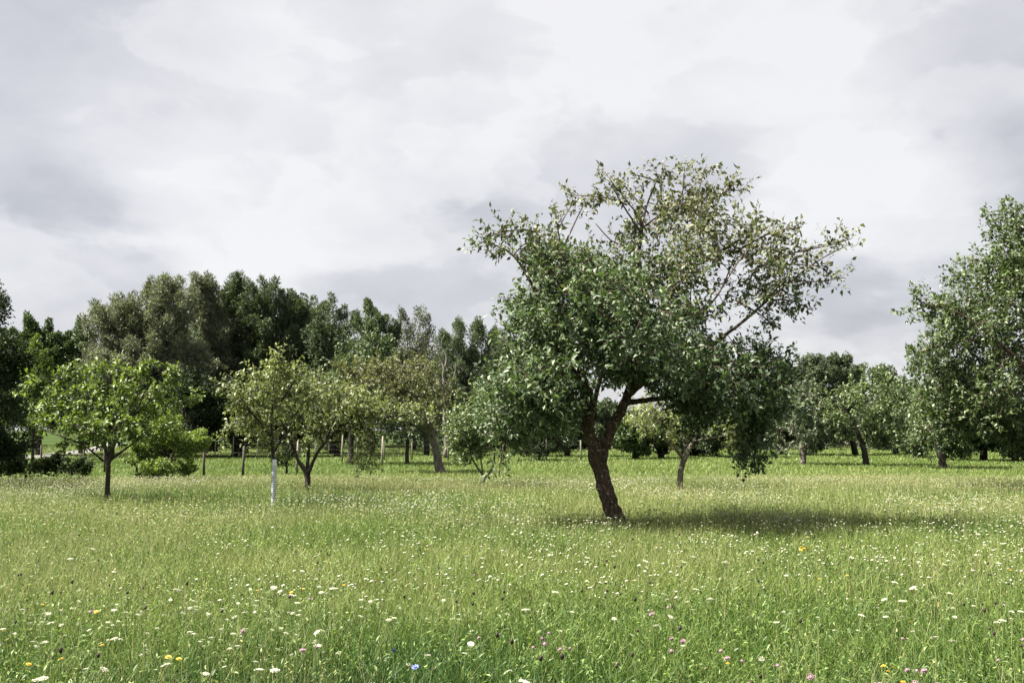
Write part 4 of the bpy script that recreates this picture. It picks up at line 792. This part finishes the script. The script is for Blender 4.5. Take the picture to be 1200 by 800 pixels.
def flower(name, label, group, protos, x, y, hz, sc=1.0, i=0):
    hd, stm = protos[i % len(protos)]; zs = hz/ST
    o = thing(name, label, 'flower', (x, y, 0), group, R.uniform(0, 6.28))
    a = link('stem', stm, o, (0, 0, hz)); a.scale = (1, 1, zs)
    b = link('flower_head', hd, o, (0, 0, hz+.002)); b.scale = (sc, sc, sc); b.rotation_euler = (R.normal()*.22, R.normal()*.22, 0)
    return o
def at_px(px, py, hz): D = (CH-hz)*F/(py-HY); return gx(px, D), D
def flowers():
    W = [(359, 666), (327, 685), (379, 684), (396, 686), (466, 676), (484, 681), (477, 662), (566, 651), (459, 721), (465, 719), (504, 761), (312, 777), (110, 630), (118, 641), (181, 750), (217, 688), (59, 789), (66, 787), (257, 741), (205, 772), (136, 777),
         (711, 605), (714, 611), (707, 612), (712, 618), (704, 620), (711, 624), (616, 710), (782, 718), (765, 728), (885, 765), (615, 791), (620, 796), (845, 656), (848, 657), (809, 650), (798, 656), (1039, 679), (1031, 673), (1060, 685), (1155, 724), (1161, 722), (1171, 720), (1047, 700), (1168, 797), (548, 649),
         (375, 675), (92, 652), (143, 667), (330, 778), (308, 768), (562, 676), (575, 672), (650, 690), (682, 646), (687, 651), (717, 649), (644, 648), (650, 657), (754, 655), (811, 687), (827, 698), (950, 718), (1000, 716), (1018, 640), (1137, 624), (1058, 734), (1083, 741), (1103, 745), (915, 671), (911, 712), (903, 724), (1190, 769), (1188, 779), (1172, 712), (1183, 712)]
    lab = 'cream white flat topped flower head on a green stem among the meadow grass'; g = 'white umbel flowers scattered through the meadow'
    for i, (a, b) in enumerate(W):
        hz = R.uniform(.42, .50); x, y = at_px(a, b, hz); flower('white_meadow_flower', lab, g, U, x, y, hz, R.uniform(.42, .82), i)
    n = 48000; x, y = sample_field(n, 5.2, 34, -.40, .1); pk = fb(x+13, y+77, 3.6); pk2 = fb(x+43, y+7, .9); keep = R.random(n) < np.clip((31-y)/8, 0, 1)*np.clip((pk-.44)*9, .02, 1)*np.clip((pk2-.42)*8, .04, 1)
    x, y = x[keep], y[keep]; o = np.argsort(y); x, y = x[o], y[o]; inside = np.abs(x) < y*.515
    cnt = 0; rest = []
    for i in range(len(x)):
        if cnt < 300-len(W) and inside[i]:
            hz = R.uniform(.30, .47); flower('white_meadow_flower', lab, g, U, x[i], y[i], hz, R.uniform(.25, .5), i); cnt += 1
        else: rest.append((x[i], y[i]))
    rest = np.array(rest); nr_ = len(rest); V = []; Fs = []; ns = 6; th = np.arange(ns)/ns*2*math.pi
    r = .004+.018*R.random(nr_)**2.2+.0003*rest[:, 1]; z = R.uniform(.34, .50, nr_)*np.clip(1-(rest[:, 1]-24)/14, .35, 1); c = np.c_[rest, z]
    ring = c[:, None]+np.stack([np.cos(th), np.sin(th), 0*th], 1)[None]*r[:, None, None]; ring[:, :, 2] += R.normal(size=(nr_, 1))*.004
    V = np.concatenate([ring, (c+np.array((0, 0, .007)))[:, None], (c+np.array((0, 0, -.005)))[:, None], np.c_[rest, z*0][:, None]-.0*0, ], 1)
    k = ns+3; i0 = np.arange(nr_)[:, None]*k; f3 = []
    for q in range(ns): f3.append(i0+np.array([[q, (q+1) % ns, ns]])); f3.append(i0+np.array([[(q+1) % ns, q, ns+1]]))
    V = V.reshape(-1, 3); keepv = V
    tag(link('distant_white_flowers', mk('distant_white_flowers', V, np.concatenate(f3), M_white)), 'tiny white flower heads dotting the farther meadow', 'flowers', kind='stuff')
    st = MB(); segs(st, np.c_[rest, 0*z], c, np.full(nr_, .002), np.full(nr_, .002), 3); link('flower_stems', st.mesh('flower_stems', M_stem), bpy.data.objects['distant_white_flowers'])
    lab = 'tiny dark crimson oval burnet head standing above the grass'; g = 'dark burnet heads in the meadow'
    Bp = [(95, 678), (159, 690), (73, 690), (177, 685), (227, 680), (290, 692), (85, 755), (128, 761), (180, 707), (268, 711), (556, 691), (591, 689), (589, 697), (555, 703), (583, 738), (536, 700), (739, 629), (709, 654), (718, 661), (733, 632), (793, 624), (707, 695), (709, 688), (883, 653), (889, 656), (876, 675), (883, 677),
          (883, 784), (872, 792), (719, 773), (633, 764), (1118, 660), (1147, 657), (1154, 702), (1141, 710), (1146, 731), (1151, 736), (1181, 750), (930, 722), (1059, 797), (741, 698), (744, 733), (792, 730), (1198, 700), (680, 688), (1170, 680), (657, 762), (345, 695), (600, 745)]
    for i, (a, b) in enumerate(Bp):
        hz = R.uniform(.42, .52); x, y = at_px(a, b, hz); flower('burnet_flower', lab, g, Bn, x, y, hz, R.uniform(1.0, 1.5), i)
    for i in range(110):
        x, y = sample_field(1, 5.6, 17, 0, 0); hz = R.uniform(.38, .5); flower('burnet_flower', lab, g, Bn, x[0], y[0], hz, R.uniform(.8, 1.2), i)
    lab = 'small yellow daisy like flower low in the meadow grass'; g = 'yellow flowers in the meadow'
    Yp = [(49, 771), (45, 798), (86, 765), (132, 750), (19, 734), (208, 763), (220, 765), (276, 756), (62, 704), (124, 712), (205, 707), (308, 688), (347, 690), (361, 686), (404, 689), (443, 676), (407, 682), (512, 697), (571, 794), (592, 799), (846, 770), (1023, 773), (1034, 775), (1028, 779), (1045, 791), (1055, 724), (1089, 703), (939, 627), (1171, 632), (1172, 665), (1194, 673), (953, 675), (985, 671), (502, 641)]
    for i, (a, b) in enumerate(Yp):
        hz = R.uniform(.36, .45); x, y = at_px(a, b, hz); flower('yellow_meadow_flower', lab, g, Yl, x, y, hz, R.uniform(.6, 1.0), i)
    for i in range(7): hz = R.uniform(.42, .47); x, y = at_px(938+R.uniform(-6, 7), 640+R.uniform(-4, 3), hz); flower('yellow_meadow_flower', 'yellow bloom in the bright yellow clump at the edge of the tree shadow', 'yellow clump by the tree shadow', Yl, x, y, hz, 1.1, i)
    lab = 'small dusty pink clover like flower head in the grass'; g = 'pink flower heads in the meadow'
    Pp = [(624, 752), (637, 748), (642, 736), (655, 754), (666, 753), (663, 797), (669, 799), (795, 745), (782, 756), (782, 742), (779, 707), (760, 714), (838, 756), (845, 764), (862, 767), (940, 785), (1018, 793), (1013, 794), (1061, 778), (1069, 778), (1084, 793), (1058, 792), (1046, 742), (911, 619), (1020, 651), (1084, 620), (1184, 743), (1193, 749), (1154, 766), (902, 772), (377, 752), (361, 755), (562, 741), (119, 711), (292, 734), (368, 697), (379, 664), (557, 670), (720, 770), (635, 742), (1050, 777)]
    for i, (a, b) in enumerate(Pp):
        hz = R.uniform(.34, .45); x, y = at_px(a, b, hz); flower('pink_meadow_flower', lab, g, Pk, x, y, hz, R.uniform(.55, .85), i)
    for (a, b), lb in zip(((465, 757), (490, 775), (439, 796), (460, 797), (477, 796)), ('blue flower standing farthest back of the few blue ones in the near grass', 'blue flower right of the others, near the bottom of the meadow', 'blue flower furthest left at the bottom edge of the meadow', 'blue flower in the middle of three at the bottom edge', 'blue flower on the right of three at the bottom edge')):
        x, y = at_px(a, b, .42); flower('blue_meadow_flower', lb, 'blue flowers in the near grass', Bl, x, y, .42, 1.1)
flowers()
